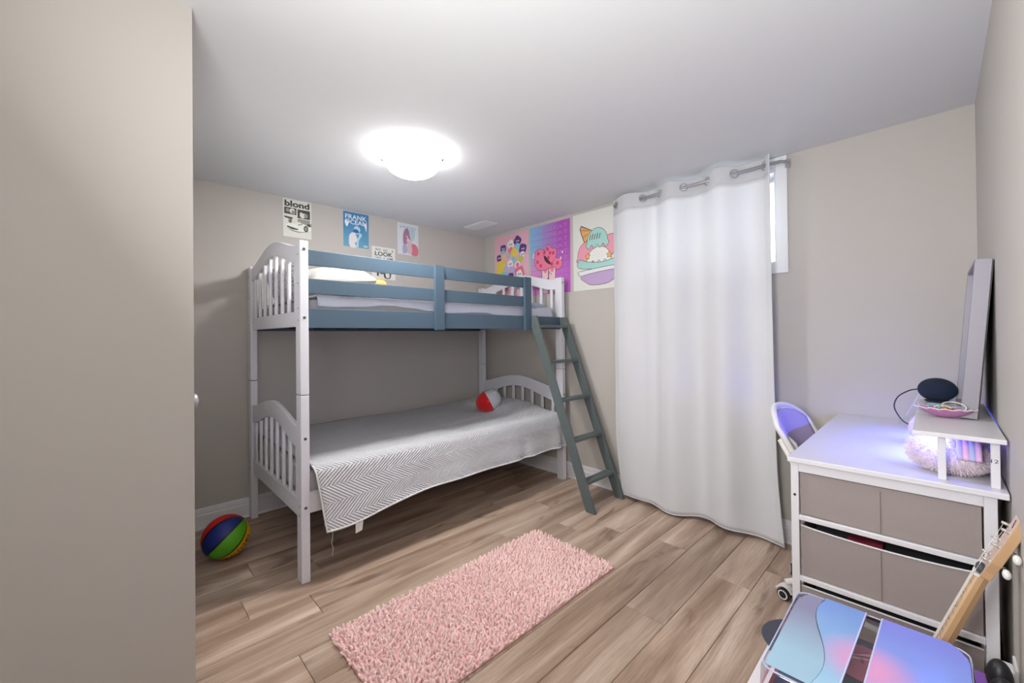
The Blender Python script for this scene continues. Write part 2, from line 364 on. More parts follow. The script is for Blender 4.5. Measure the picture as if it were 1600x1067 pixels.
# floor: every plank is its own piece
fl = struct(MB().box(XR-.12, XB+.15, YC-.12, YA+.12, -.05, -.006), 'floor', M['subfloor'])
PW, PL, G = .187, 1.6, .0009
ends = {0: 2.22-1.6, 2: 2.37, 5: .52, 8: .43, 9: .798, 10: .525}
cache = {}
y0 = .64
for k in range(-5, 17):
    ya, yb = y0+k*PW, y0+(k+1)*PW
    lo, hi = max(ya, YC), min(yb, YA)
    if hi-lo < .01: continue
    e = ends.get(k, random.uniform(0, PL)); x = e
    while x > XR: x -= PL
    while x < XB:
        a, b = max(x, XR), min(x+PL, XB)
        if b-a > .01 and not (b <= PX and lo >= PY):
            key = (round(b-a, 3), round(hi-lo, 3))
            if key not in cache:
                L_, W_ = key[0]-2*G, key[1]-2*G; c_ = .0016
                v = [(G, G, -.006), (G+L_, G, -.006), (G+L_, G+W_, -.006), (G, G+W_, -.006), (G, G, -c_), (G+L_, G, -c_), (G+L_, G+W_, -c_), (G, G+W_, -c_),
                     (G+c_, G+c_, 0), (G+L_-c_, G+c_, 0), (G+L_-c_, G+W_-c_, 0), (G+c_, G+W_-c_, 0)]
                f = [(3, 2, 1, 0), (8, 9, 10, 11)]+[(i, (i+1) % 4, 4+(i+1) % 4, 4+i) for i in range(4)]+[(4+i, 4+(i+1) % 4, 8+(i+1) % 4, 8+i) for i in range(4)]
                me = bpy.data.meshes.new('plank'); me.from_pydata(v, [], f); me.materials.append(M['plank']); cache[key] = me
            o = bpy.data.objects.new('plank', cache[key]); C.objects.link(o); o.location = (a, lo, 0); o.parent = fl
        x += PL

# window_1
wn = MB(); cw = .058
wn.box(XB-.018, XB, WY0-cw, WY0, WZ0-cw, HC-.003); wn.box(XB-.018, XB, WY1, WY1+cw, WZ0-cw, HC-.003); wn.box(XB-.018, XB, WY0, WY1, WZ0-cw, WZ0); wn.box(XB-.018, XB, WY0, WY1, WZ1, HC-.003)
win = struct(wn, 'window_1', M['trim'], bevel=.002)
jb = MB(); jb.box(XB-.004, XB+T, WY0, WY0+.012, WZ0, WZ1); jb.box(XB-.004, XB+T, WY1-.012, WY1, WZ0, WZ1); jb.box(XB-.004, XB+T, WY0+.012, WY1-.012, WZ0, WZ0+.012); jb.box(XB-.004, XB+T, WY0+.012, WY1-.012, WZ1-.012, WZ1)
jb.build('window_jamb', M['trim'], win)
xs0, xs1 = XB+.11, XB+.14; sw = .022; ym = (WY0+WY1)/2
for a, b in ((WY0+.012, ym), (ym, WY1-.012)):
    s = MB(); s.box(xs0, xs1, a, a+sw, WZ0+.012, WZ1-.012); s.box(xs0, xs1, b-sw, b, WZ0+.012, WZ1-.012); s.box(xs0, xs1, a+sw, b-sw, WZ0+.012, WZ0+.012+sw); s.box(xs0, xs1, a+sw, b-sw, WZ1-.012-sw, WZ1-.012)
    so = s.build('window_sash', M['trim'], win, bevel=.002)
    MB().box(XB+.123, XB+.127, a+sw, b-sw, WZ0+.012+sw, WZ1-.012-sw).build('pane', M['pane'], so)

# ceiling vent
vt = thing('ceiling_vent', (2.51, 3.02, HC), 'flat white rectangular air register in the far corner of the ceiling', 'vent')
vx0, vx1, vy0, vy1 = 2.44, 2.60, 2.86, 3.18
f = MB(); f.box(vx0, vx1, vy0, vy0+.025, HC-.007, HC); f.box(vx0, vx1, vy1-.025, vy1, HC-.007, HC); f.box(vx0, vx0+.025, vy0+.025, vy1-.025, HC-.007, HC); f.box(vx1-.025, vx1, vy0+.025, vy1-.025, HC-.007, HC)
f.build('vent_frame', M['trim'], vt, bevel=.003)
for i in range(7):
    x = vx0+.032+i*.0155
    MB().prism([(x, vy0+.025, HC-.001), (x+.002, vy0+.025, HC-.001), (x+.012, vy0+.025, HC-.006), (x+.010, vy0+.025, HC-.006)], (0, vy1-vy0-.05, 0)).build('slat', M['ceiling'], vt)

# ceiling light
LX, LY = 1.24, 2.09
cl = thing('ceiling_light', (LX, LY, HC), 'lit frosted bowl light with small chrome knobs under the white ceiling', 'light')
MB().lathe((LX, LY, HC), [(0, -.012), (.135, -.012), (.145, -.006), (.145, 0)], 48).build('mounting_plate', M['white_wood'], cl, smooth=True)
bo = MB(); prof = [(.163, -.034), (.160, -.042)]
for i in range(1, 15):
    t = i/14; prof.append((.160*math.cos(t*math.pi/2)**.85 if i < 14 else .0, -.042-.092*math.sin(t*math.pi/2)))
bo.lathe((LX, LY, HC), prof, 48); bo.build('glass_bowl', M['glass_bowl'], cl, smooth=True)
for ang in (R(138), R(-42), R(48)):
    cx, cy = LX+math.cos(ang)*.170, LY+math.sin(ang)*.170
    k = MB(); k.cyl((LX+math.cos(ang)*.14, LY+math.sin(ang)*.14, HC-.006), (cx, cy, HC-.026), .004, 8); k.ball((cx, cy, HC-.036), .011, 14, 8)
    k.build('knob', M['chrome'], cl, smooth=True)

# ---------------------------------------------------------------- bunk bed
BX0, BX1, BY0, BY1 = .679, 2.817, 2.246, 3.376      # outer faces
PXW, PYW = .042, .072
bb = thing('bunk_bed', ((BX0+BX1)/2, (BY0+BY1)/2, 0), 'white bunk bed with slatted arched ends and blue grey guard rails', 'bunk bed')
def arch(name, x0, x1, zend, ztop, uend, utop, ya, yb):
    n = 28; top = []; bot = []
    for i in range(n+1):
        t = i/n; y = ya+(yb-ya)*t
        s = .5-.5*math.cos(2*math.pi*t); s = s**.8
        top.append((x0, y, zend+(ztop-zend)*s)); u = .5-.5*math.cos(2*math.pi*min(1, max(0, (t-.04)/.92))); bot.append((x0, y, uend+(utop-uend)*u**.75))
    mb = MB(); N_ = n+1
    vs = top+bot+[(x1, y, z) for _, y, z in top]+[(x1, y, z) for _, y, z in bot]
    fs = []
    for i in range(n):
        fs += [(i, i+1, N_+i+1, N_+i), (2*N_+i, 3*N_+i, 3*N_+i+1, 2*N_+i+1), (i, 2*N_+i, 2*N_+i+1, i+1), (N_+i, N_+i+1, 3*N_+i+1, 3*N_+i)]
    fs += [(0, N_, 3*N_, 2*N_), (n, 2*N_+n, 3*N_+n, N_+n)]
    mb.add(vs, fs); o = mb.build(name, M['white_wood'], bb, bevel=.003); return o
def under(y, ya, yb, uend, utop):
    t = (y-ya)/(yb-ya); u = .5-.5*math.cos(2*math.pi*min(1, max(0, (t-.04)/.92))); return uend+(utop-uend)*u**.75
for (xa, xb) in ((BX0, BX0+PXW), (BX1-PXW, BX1)):
    xm = (xa+xb)/2
    for (ya, yb) in ((BY0, BY0+PYW), (BY1-PYW, BY1)):
        MB().box(xa, xb, ya, yb, 0, .954).build('post', M['white_wood'], bb, bevel=.004)
        MB().box(xa, xb, ya, yb, .957, 1.748).build('post', M['white_wood'], bb, bevel=.004)
        MB().cyl((xm, (ya+yb)/2, .94), (xm, (ya+yb)/2, .97), .012).build('joint_pin', M['bolt'], bb)
    ya, yb = BY0+PYW, BY1-PYW
    arch('head_rail', xm-.012, xm+.012, 1.735, 1.824, 1.648, 1.742, ya, yb)
    arch('head_rail', xm-.012, xm+.012, .785, .868, .672, .768, ya, yb)
    MB().box(xm-.012, xm+.012, ya, yb, 1.308, 1.388).build('cross_rail', M['white_wood'], bb, bevel=.003)
    MB().box(xm-.012, xm+.012, ya, yb, .318, .41).build('cross_rail', M['white_wood'], bb, bevel=.003)
    for lvl in ((1.386, 1.648, 1.742), (.408, .672, .768)):
        for i in range(8):
            y = ya+.055+(yb-ya-.11)*i/7; r_ = .014
            MB().box(xm-.0085, xm+.0085, y-r_, y+r_, lvl[0], under(y, ya, yb, lvl[1], lvl[2])+.006).build('slat', M['white_wood'], bb, bevel=.005)
# side rails (front and wall side)
GR = M['grey_wood']
for (y0_, y1_) in ((BY0+.012, BY0+.034), (BY1-.034, BY1-.012)):
    MB().box(BX0+PXW, BX1-PXW, y0_, y1_, 1.300, 1.403).build('side_rail', GR, bb, bevel=.002)
    MB().box(BX0+PXW, BX1-PXW, y0_, y1_, .345, .452).build('side_rail', M['white_wood'], bb, bevel=.002)
for z0, z1 in ((1.627, 1.707), (1.479, 1.557)):
    MB().box(BX0+PXW, 2.387, BY0+.012, BY0+.032, z0, z1).build('guard_rail', GR, bb, bevel=.002)
for x0_, x1_ in ((1.487, 1.557), (2.316, 2.388)):
    MB().box(x0_, x1_, BY0-.010, BY0+.012, 1.290, 1.709).build('guard_post', GR, bb, bevel=.002)
# bolts
for x in (BX0+.021, BX1-.021):
    for z in (1.704, 1.352, .733, .381):
        MB().cyl((x, BY0-.002, z), (x, BY0+.002, z), .0075, 12).build('bolt', M['bolt'], bb)
for y in (BY0+.03, BY1-.03):
    for z in (1.68, 1.53, 1.40, 1.34, .385, .34):
        MB().cyl((BX0-.0015, y, z), (BX0+.002, y, z), .004, 10).build('screw', M['bolt'], bb)
# bed slats (undersides, dark)
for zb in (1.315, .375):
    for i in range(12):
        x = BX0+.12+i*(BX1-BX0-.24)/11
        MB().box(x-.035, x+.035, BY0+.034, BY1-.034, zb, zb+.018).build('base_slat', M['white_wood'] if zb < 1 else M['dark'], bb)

# ---------------------------------------------------------------- ladder
la = thing('bunk_ladder', (2.58, 1.70, 0), 'blue grey wooden ladder leaning on the right end of the bunk', 'ladder')
dy = (2.235-1.695)/1.41
def ly(z): return 1.695+z*dy
LW = M['ladder_wood']
for x0_, x1_, zt in ((2.385, 2.408, 1.425), (2.757, 2.780, 1.42)):
    hw = .038
    # depth measured horizontally, ends cut level
    mb = MB(); mb.add([(x, ly(z)+s*hw, z) for x in (x0_, x1_) for z in (0, zt-.02) for s in (-1, 1)], [(0, 1, 3, 2), (4, 6, 7, 5), (0, 4, 5, 1), (2, 3, 7, 6), (0, 2, 6, 4), (1, 5, 7, 3)])
    mb.build('stringer', LW, la, bevel=.002)
for z in (1.04, .755, .47, .19):
    MB().box(2.408, 2.757, ly(z)-.036, ly(z)+.034, z-.011, z+.011).build('rung', LW, la, bevel=.002)
MB().box(2.408, 2.757, ly(1.32)-.036, ly(1.32)+.045, 1.309, 1.331).build('rung', LW, la, bevel=.002)
for z in (1.32, .19):
    MB().cyl((2.3835, ly(z), z), (2.386, ly(z), z), .005, 10).build('screw', M['chrome'], la)

# ---------------------------------------------------------------- lower bedding
MB().box(BX0+.05, BX1-.05, BY0+.04, BY1-.04, .394, .545).build('mattress', M['mattress'], bevel=.02, origin=(1.748, 2.81, .394))
tag(bpy.data.objects['mattress'], 'white mattress on the lower bunk under the quilted blanket', 'mattress')
lp = MB()
def pil(cx, cy, cz, hx, hy, hz, amp=.0, seed=0, tilt=0, n=28):
    def fn(u, v, s):
        a, b = 2*u-1, 2*v-1
        e = (1-abs(a)**2.6)**.55*(1-abs(b)**2.6)**.55 if abs(a) < 1 and abs(b) < 1 else 0
        p = Vector((a*hx*(1-.06*b*b), b*hy*(1-.08*a*a), s*hz*e))
        q = Vector((p.x*7+seed, p.y*7, s*3.1)); p += Vector((0, 0, 1))*amp*noise.noise(q)*(e+.1)
        c_, s_ = math.cos(tilt), math.sin(tilt)
        return (cx+p.x*c_+p.z*s_, cy+p.y, cz-p.x*s_+p.z*c_)
    mb = MB(); mb.grid(lambda u, v: fn(u, v, 1), n, n); mb.grid(lambda u, v: fn(u, v, -1), n, n); return mb
tag(pil(2.52, 2.82, .60, .19, .34, .065, .015, 3).build('pillow', M['linen'], smooth=True, weld=True, origin=(2.52, 2.82, .55)), 'white pillow under the blanket at the right end of the lower bunk', 'pillow')

ML = .585   # top surface of blanket
def blanket(u, v):
    # u along the bed (0 left .. 1 right), v from the wall (0) to the hanging hem (1)
    x = .735+(2.772-.735)*u
    yb, yf = 3.33, 2.215
    w_flat = yb-yf-.05; drop0 = .27
    tot = w_flat+.07+drop0; s = v*tot
    z = ML
    # pillow hump
    hump = math.exp(-((x-2.55)/.20)**4)*math.exp(-((s-.5)/.42)**4)
    # hem line: left corner hangs lower and swings in
    dl = .07*math.exp(-((x-.80)/.35)**2)
    if s < w_flat:
        y = yb-s; zz = z+.088*hump+.012*noise.noise(Vector((x*2.6, y*2.6, 1)))+.005*noise.noise(Vector((x*9, y*9, 4)))
        zz -= .02*max(0, (x-2.70)/.07)**2
    else:
        t = s-w_flat
        if t < .07:
            a = t/.07*math.pi/2; y = yf+.05-.045*math.sin(a); zz = z-.045*(1-math.cos(a))+.088*hump*(1-t/.07)
        else:
            h = (t-.07)/drop0; hl = (drop0+dl-.045)*h-.0
            fold = .014*math.sin(x*21+2*noise.noise(Vector((x*3, 0, 2)))*3)*h*min(1, max(0, (x-1.9)/.5))+.012*noise.noise(Vector((x*4, h*2, 7)))*h
            y = yf+.005-.012*h+fold-.018*h; zz = z-.045-hl
    xx = x+.05*max(0, (s-w_flat)/.34)*(1-u)**2
    return (xx, y, zz)
mb = MB(); mb.grid(blanket, 120, 90, uv=lambda u, v: (u*2.04, v*1.5))
bl = mb.build('blanket', M['quilt'], smooth=True, solid=.008, origin=(1.75, 2.8, .56))
tag(bl, 'pale grey quilted blanket with herringbone stitching draped over the lower bunk', 'blanket')
# stitched hem, care label, loose thread
mb = MB(); mb.tube([Vector(blanket(i/60, 1))+Vector((0, -.003, .004)) for i in range(61)], .0055, 8); mb.tube([Vector(blanket(0, .76+.24*i/20))+Vector((0, -.002, 0)) for i in range(21)], .0045, 8)
mb.build('hem', M['linen'], bl, smooth=True)
cx, cy, cz = blanket(.075, 1)
MB().prism([(cx, cy, cz+.01), (cx+.045, cy, cz+.015), (cx+.034, cy-.006, cz-.045), (cx-.002, cy-.006, cz-.052)], (0, .0012, 0)).build('care_label', M['paper'], bl)
tx, ty, tz = blanket(.008, 1)
MB().tube([(tx+.01, ty, tz), (tx+.012, ty, tz-.03), (tx+.005, ty, tz-.06), (tx+.014, ty, tz-.09), (tx+.008, ty, tz-.125)], .0012, 5).build('loose_thread', M['linen'], bl)

# ---------------------------------------------------------------- upper bedding
o = MB().box(BX0+.055, BX1-.055, BY0+.045, BY1-.045, 1.335, 1.455).build('mattress', mat('mattress_ticking', srgb(150, 148, 150), .9), bevel=.02, origin=(1.748, 2.81, 1.335))
tag(o, 'mattress on the upper bunk behind the blue grey rails', 'mattress')
def duvet(u, v):
    x = .78+(2.70-.78)*u; s = v
    n1 = noise.noise(Vector((x*3.1, s*2.5, 3))); n2 = noise.noise(Vector((x*9, s*6, 9)))
    if v < .8:
        y = 3.28-(3.28-2.31)*(v/.8); z = 1.475+.014*n1+.008*n2
    else:
        t = (v-.8)/.2; y = 2.31-.022*math.sin(t*math.pi/2)-.004*n2; z = 1.475+.014*n1+.008*n2-(.05+.035*min(1, max(0, (x-1.2)/1.2))+.016*n1)*t**1.4
        z -= .010*math.sin(x*9)*t
    return (x, y, z)
mb = MB(); mb.grid(duvet, 140, 50)
tag(mb.build('duvet', M['sheet'], smooth=True, solid=.012, origin=(1.75, 2.8, 1.46)), 'rumpled pale lavender grey duvet on the upper bunk', 'duvet')
def heap(u, v):
    a, b = 2*u-1, 2*v-1; e = max(0, (1-a*a))**.5*max(0, 1-b*b)**.5
    x = 2.56+a*.165; y = 2.44+b*.14; n = noise.noise(Vector((x*9, y*3, 2)))
    return (x, y, 1.468+e*.052+.016*n*e+.008*math.sin(y*60+x*30+n*4)*e)
mb = MB(); mb.grid(heap, 40, 40); mb.grid(lambda u, v: (heap(u, v)[0], heap(u, v)[1], 1.466), 4, 4)
tag(mb.build('folded_sheet', M['sheet_blue'], smooth=True, origin=(2.56, 2.44, 1.468)), 'crumpled blue grey sheet at the ladder end of the upper bunk', 'sheet')
# pillows
o = pil(.96, 2.56, 1.565, .20, .24, .105, .03, 1, tilt=R(-8)).build('pillow', mat('pillow_case', srgb(186, 185, 178), .95, bump=.2, bscale=300), smooth=True, weld=True, origin=(.96, 2.56, 1.48))
tag(o, 'plump white pillow on the upper bunk behind the top guard rail', 'pillow')
def printed():
    m = mat('printed_pillow', srgb(222, 222, 224), .9); nt = m.node_tree; N = nt.nodes.new; L = nt.links.new; b = nt.nodes['Principled BSDF']
    tc = N('ShaderNodeTexCoord'); br = N('ShaderNodeTexVoronoi'); mp = N('ShaderNodeMapping'); mp.inputs['Scale'].default_value = (24, 24, 36); L(tc.outputs['Object'], mp.inputs[0]); L(mp.outputs[0], br.inputs['Vector'])
    wv = N('ShaderNodeTexNoise'); wv.inputs['Scale'].default_value = 5; L(tc.outputs['Object'], wv.inputs['Vector'])
    a = N('ShaderNodeMath'); a.operation = 'LESS_THAN'; a.inputs[1].default_value = .40; L(br.outputs['Distance'], a.inputs[0])
    c = N('ShaderNodeMath'); c.operation = 'GREATER_THAN'; c.inputs[1].default_value = .42; L(wv.outputs['Fac'], c.inputs[0])
    d_ = N('ShaderNodeMath'); d_.operation = 'MULTIPLY'; L(a.outputs[0], d_.inputs[0]); L(c.outputs[0], d_.inputs[1])
    mx = N('ShaderNodeMix'); mx.data_type = 'RGBA'; mx.inputs[6].default_value = srgb(222, 222, 224); mx.inputs[7].default_value = srgb(40, 40, 44); L(d_.outputs[0], mx.inputs[0]); L(mx.outputs[2], b.inputs['Base Color']); return m
o = pil(.80, 2.86, 1.585, .135, .36, .06, .02, 5, tilt=R(72)).build('pillow', printed(), smooth=True, weld=True, origin=(.80, 2.86, 1.48))
tag(o, 'white pillow with small black print propped against the slatted head of the upper bunk', 'pillow')
# orange toy
ot = thing('plush_toy', (1.20, 2.52, 1.49), 'small orange and yellow soft toy lying on the upper bunk beside the white pillow', 'soft toy')
MB().ball((1.19, 2.50, 1.575), (.055, .045, .045), 20, 12).build('body', M['orange'], ot, smooth=True)
MB().ball((1.225, 2.48, 1.590), (.045, .03, .026), 16, 10).build('head', flat('toy_yellow', 238, 160, 70), ot, smooth=True)
for s in (-1, 1): MB().ball((1.155+.07*(s > 0), 2.48, 1.612), (.03, .016, .012), 12, 8).build('ear', flat('toy_rust', 200, 96, 20), ot, smooth=True)
MB().ball((1.24, 2.47, 1.56), (.035, .02, .02), 12, 8).build('paw', flat('toy_peach', 240, 160, 90), ot, smooth=True)

# ---------------------------------------------------------------- red and grey plush on lower bunk
pt = thing('plush_toy', (2.31, 2.74, .60), 'round grey plush with a red bottom lying on the lower bunk by the footboard', 'soft toy')
ax = Vector((.70, -.42, .42)).normalized(); c0 = Vector((2.325, 2.70, .688)); rad = .092
def ovoid(t0, t1, rs, name, m, off=0):
    prof = []
    for i in range(17):
        t = t0+(t1-t0)*i/16; th = math.pi*t; prof.append((rs*math.sin(th)*(1-.05*math.cos(th)), -rs*1.22*math.cos(th)))
    return MB().lathe(c0, prof, 36, axis=ax).build(name, m, pt, smooth=True)
ovoid(0, .5, rad*1.03, 'red_body', M['red_plush']); ovoid(.5, 1, rad, 'grey_head', M['grey_plush'])
side = ax.cross(Vector((0, 0, 1))).normalized(); upv = side.cross(ax).normalized()
toc = (Vector((0, 0, 1.25))-c0).normalized()
for s in (-1, 1):
    p = c0+ax*.075+side*(.048*s)+upv*.048
    MB().ball(p, (.022, .022, .020), 14, 8).build('ear', M['grey_plush'], pt, smooth=True)
    p = c0+(ax*.75+toc*.35+upv*.45+side*(.28*s)).normalized()*.101
    MB().ball(p, .007, 10, 6).build('eye', M['black'], pt, smooth=True)
pp = [c0+(ax*(-.02-.035*i)+toc*.96+side*(.02+.10*i)).normalized()*.0985 for i in range(5)]
MB().tube(pp, .003, 6).build('red_bow_string', flat('pale_pink', 250, 170, 170), pt)

# ---------------------------------------------------------------- basketball
BC = Vector((.457, 2.836, .120)); BR = .118
bk = thing('basketball', (BC.x, BC.y, 0), 'red blue green and yellow basketball on the floor beside the bunk bed', 'ball')
cam = Vector((0, 0, 1.25)); vd = (cam-BC).normalized()
rt = Vector((0, 0, 1)).cross(vd).normalized(); upb = vd.cross(rt).normalized()       # picture right / up at the ball
pol = (rt*.74+upb*.64+vd*.18).normalized()           # pole direction
e1 = (vd-pol*vd.dot(pol)).normalized(); e2 = pol.cross(e1)
def sph(lon, lat, r): return BC+(pol*math.sin(lat)+(e1*math.cos(lon)+e2*math.sin(lon))*math.cos(lat))*r
MB().ball(BC, BR-.0025, 36, 20).build('seam', M['black'], bk, smooth=True)
cols = {'g': (88, 168, 30), 'y': (236, 178, 18), 'r': (206, 34, 24), 'b': (22, 44, 120)}
order = [('g', 0), ('y', 1), ('r', 2), ('b', 3), ('g', 4), ('y', 5), ('r', 6), ('b', 7)]
def warp(lon, lat):  # panel seams curve like a real basketball
    return lon
for ci, k in order:
    a0, a1 = k*math.pi/4+.035, (k+1)*math.pi/4-.035
    mb = MB()
    def fn(u, v, a0=a0, a1=a1):
        lat = (-.5+v)*math.pi*.965; g = .0
        am = (a0+a1)/2; hw = (a1-a0)/2; sq = min(1, math.cos(lat)*1.0+.0)
        wdt = hw*(1-.06/max(.09, math.cos(lat)+.02)*.35)
        return sph(am+(2*u-1)*max(.02, wdt), lat, BR)
    mb.grid(fn, 8, 28); o = mb.build('panel', flat('ball_'+ci, *cols[ci]), bk, smooth=True)
    M['ball_'+ci].node_tree.nodes['Principled BSDF'].inputs['Roughness'].default_value = .5
# lettering on the yellow panel nearest the camera
def ball_text(k, body, lat0, lat1, w0, w1):
    vs, fs = text_poly(body, .02); a0, a1 = k*math.pi/4, (k+1)*math.pi/4
    mb = MB(); mb.add([sph(a0+(a1-a0)*(w0+(w1-w0)*(v[1])), lat0+(lat1-lat0)*v[0], BR+.0008) for v in vs], fs); mb.build('lettering', M['black'], bk)
ball_text(1, 'SPALDING', -.80, .70, .62, .25)

# ---------------------------------------------------------------- curtain
GX = 2.762
gy = [1.690, 1.472, 1.340, 1.173, 1.019, .858, .695]
cu_t = thing('curtain', (GX, 1.18, .03), 'long white grommet curtain hanging over the high window', 'curtain')
rod = thing('curtain_rod', (GX, 1.15, 2.235), 'thin brushed steel rod holding the white curtain', 'curtain rod')
rb = MB(); rb.cyl((GX, .61, 2.235), (GX, 1.712, 2.235), .010, 16)
rb.tube([(GX, .612, 2.235), (GX+.02, .604, 2.237), (GX+.06, .601, 2.245), (XB-.02, .60, 2.25)], .009, 10); rb.build('rod', M['nickel'], rod, smooth=True)
for y in (.60, 1.58):
    MB().box(XB-.024, XB-.017, y-.012, y+.012, 2.225, 2.275).build('bracket', M['nickel'], rod, bevel=.002)
MB().tube([(GX, 1.58, 2.235), (XB-.02, 1.58, 2.24)], .006, 10).build('rod_support', M['nickel'], rod, smooth=True)
# phase along the curtain: k*pi at each grommet
ph_y = [1.735]+gy+[.662]; ph_p = [-.35]+list(range(7))+[6.4]
def cy_of(s, z):
    """s in phase units -> y, x offset"""
    y = np.interp(s, ph_p, ph_y)
    t = max(0, min(1, (2.29-z)/2.26))
    yc = 1.18; y2 = yc+(y-yc)*(1+.0*t)
    y2 += (-.03 if y < .9 else .0)*t*0
    amp = .036*(1-.25*t)
    xo = -amp*math.sin(math.pi*s)
    xo += t*(.018*math.sin(2.1*s+1.0)+.010*noise.noise(Vector((s*.9, z*.7, 0))))
    xo += .006*noise.noise(Vector((s*1.5, z*4, 5)))
    # bottom hem sways
    k = max(0, (t-.80)/.20)**1.3
    y2 += -.055*k*max(0, 1-(s+.35)/1.6)-.022*k*max(0, (s-5.2)/1.2)
    return GX+xo, y2
def ztop(s):
    return 2.286-.004*math.cos(2*math.pi*s)
def zbot(s): return .028+.012*math.sin(s*1.7+.6)
NS, NZ = 132, 70
def cpt(u, v):
    s = ph_p[0]+(ph_p[-1]-ph_p[0])*u; z = ztop(s)+(zbot(s)-ztop(s))*v
    x, y = cy_of(s, z); y -= (.02*v**3 if u > .95 else 0)
    return (x, y, z)
gz = 2.235; GRAD = .0215
mb = MB(); us = np.linspace(0, 1, NS+1)
# body starts under the header band; header band has the holes cut out
vb = .047
def body(u, v): return cpt(u, vb+(1-vb)*v)
mb.grid(body, NS, NZ)
cb = mb.build('cloth', M['curtain'], cu_t, smooth=True, solid=.0018)
# header: fine grid, drop faces inside grommets
hb = MB(); hu, hv = 420, 18; vs_ = []; arc = []
P = [[Vector(cpt(i/hu, vb*j/hv)) for j in range(hv+1)] for i in range(hu+1)]
cs = []
for k, gyy in enumerate(gy):
    u = (k-ph_p[0])/(ph_p[-1]-ph_p[0]); cs.append(Vector((GX, gyy, gz)))
fs = []
def inside(c):
    return any((c-g).length < GRAD for g in cs)
for i in range(hu):
    for j in range(hv):
        c = (P[i][j]+P[i+1][j+1])/2
        if not inside(c): fs.append((i*(hv+1)+j, (i+1)*(hv+1)+j, (i+1)*(hv+1)+j+1, i*(hv+1)+j+1))
hb.add([p for row in P for p in row], fs); hb.build('header_band', M['curtain_hem'], cu_t, smooth=True, solid=.0035)
for g, k in zip(cs, range(7)):
    # ring lies in the plane of the cloth there
    a = Vector(cpt((k-.06-ph_p[0])/(ph_p[-1]-ph_p[0]), .02)); b = Vector(cpt((k+.06-ph_p[0])/(ph_p[-1]-ph_p[0]), .02)); t = (b-a); t.z = 0; t.normalize()
    ring = [g+(t*math.cos(q)+Vector((0, 0, 1))*math.sin(q))*(GRAD+.003) for q in np.linspace(0, 2*math.pi, 29)]
    MB().tube(ring, .0042, 8, close=False).build('grommet', M['nickel'], cu_t, smooth=True)
MB().tube([Vector(cpt(i/132, 1))+Vector((-.001, 0, .002)) for i in range(133)], .0035, 6).build('hem', M['curtain'], cu_t, smooth=True)
# edge seam
MB().tube([Vector(cpt(1, i/60)) for i in range(61)], .0028, 6).build('side_hem', M['curtain'], cu_t, smooth=True)

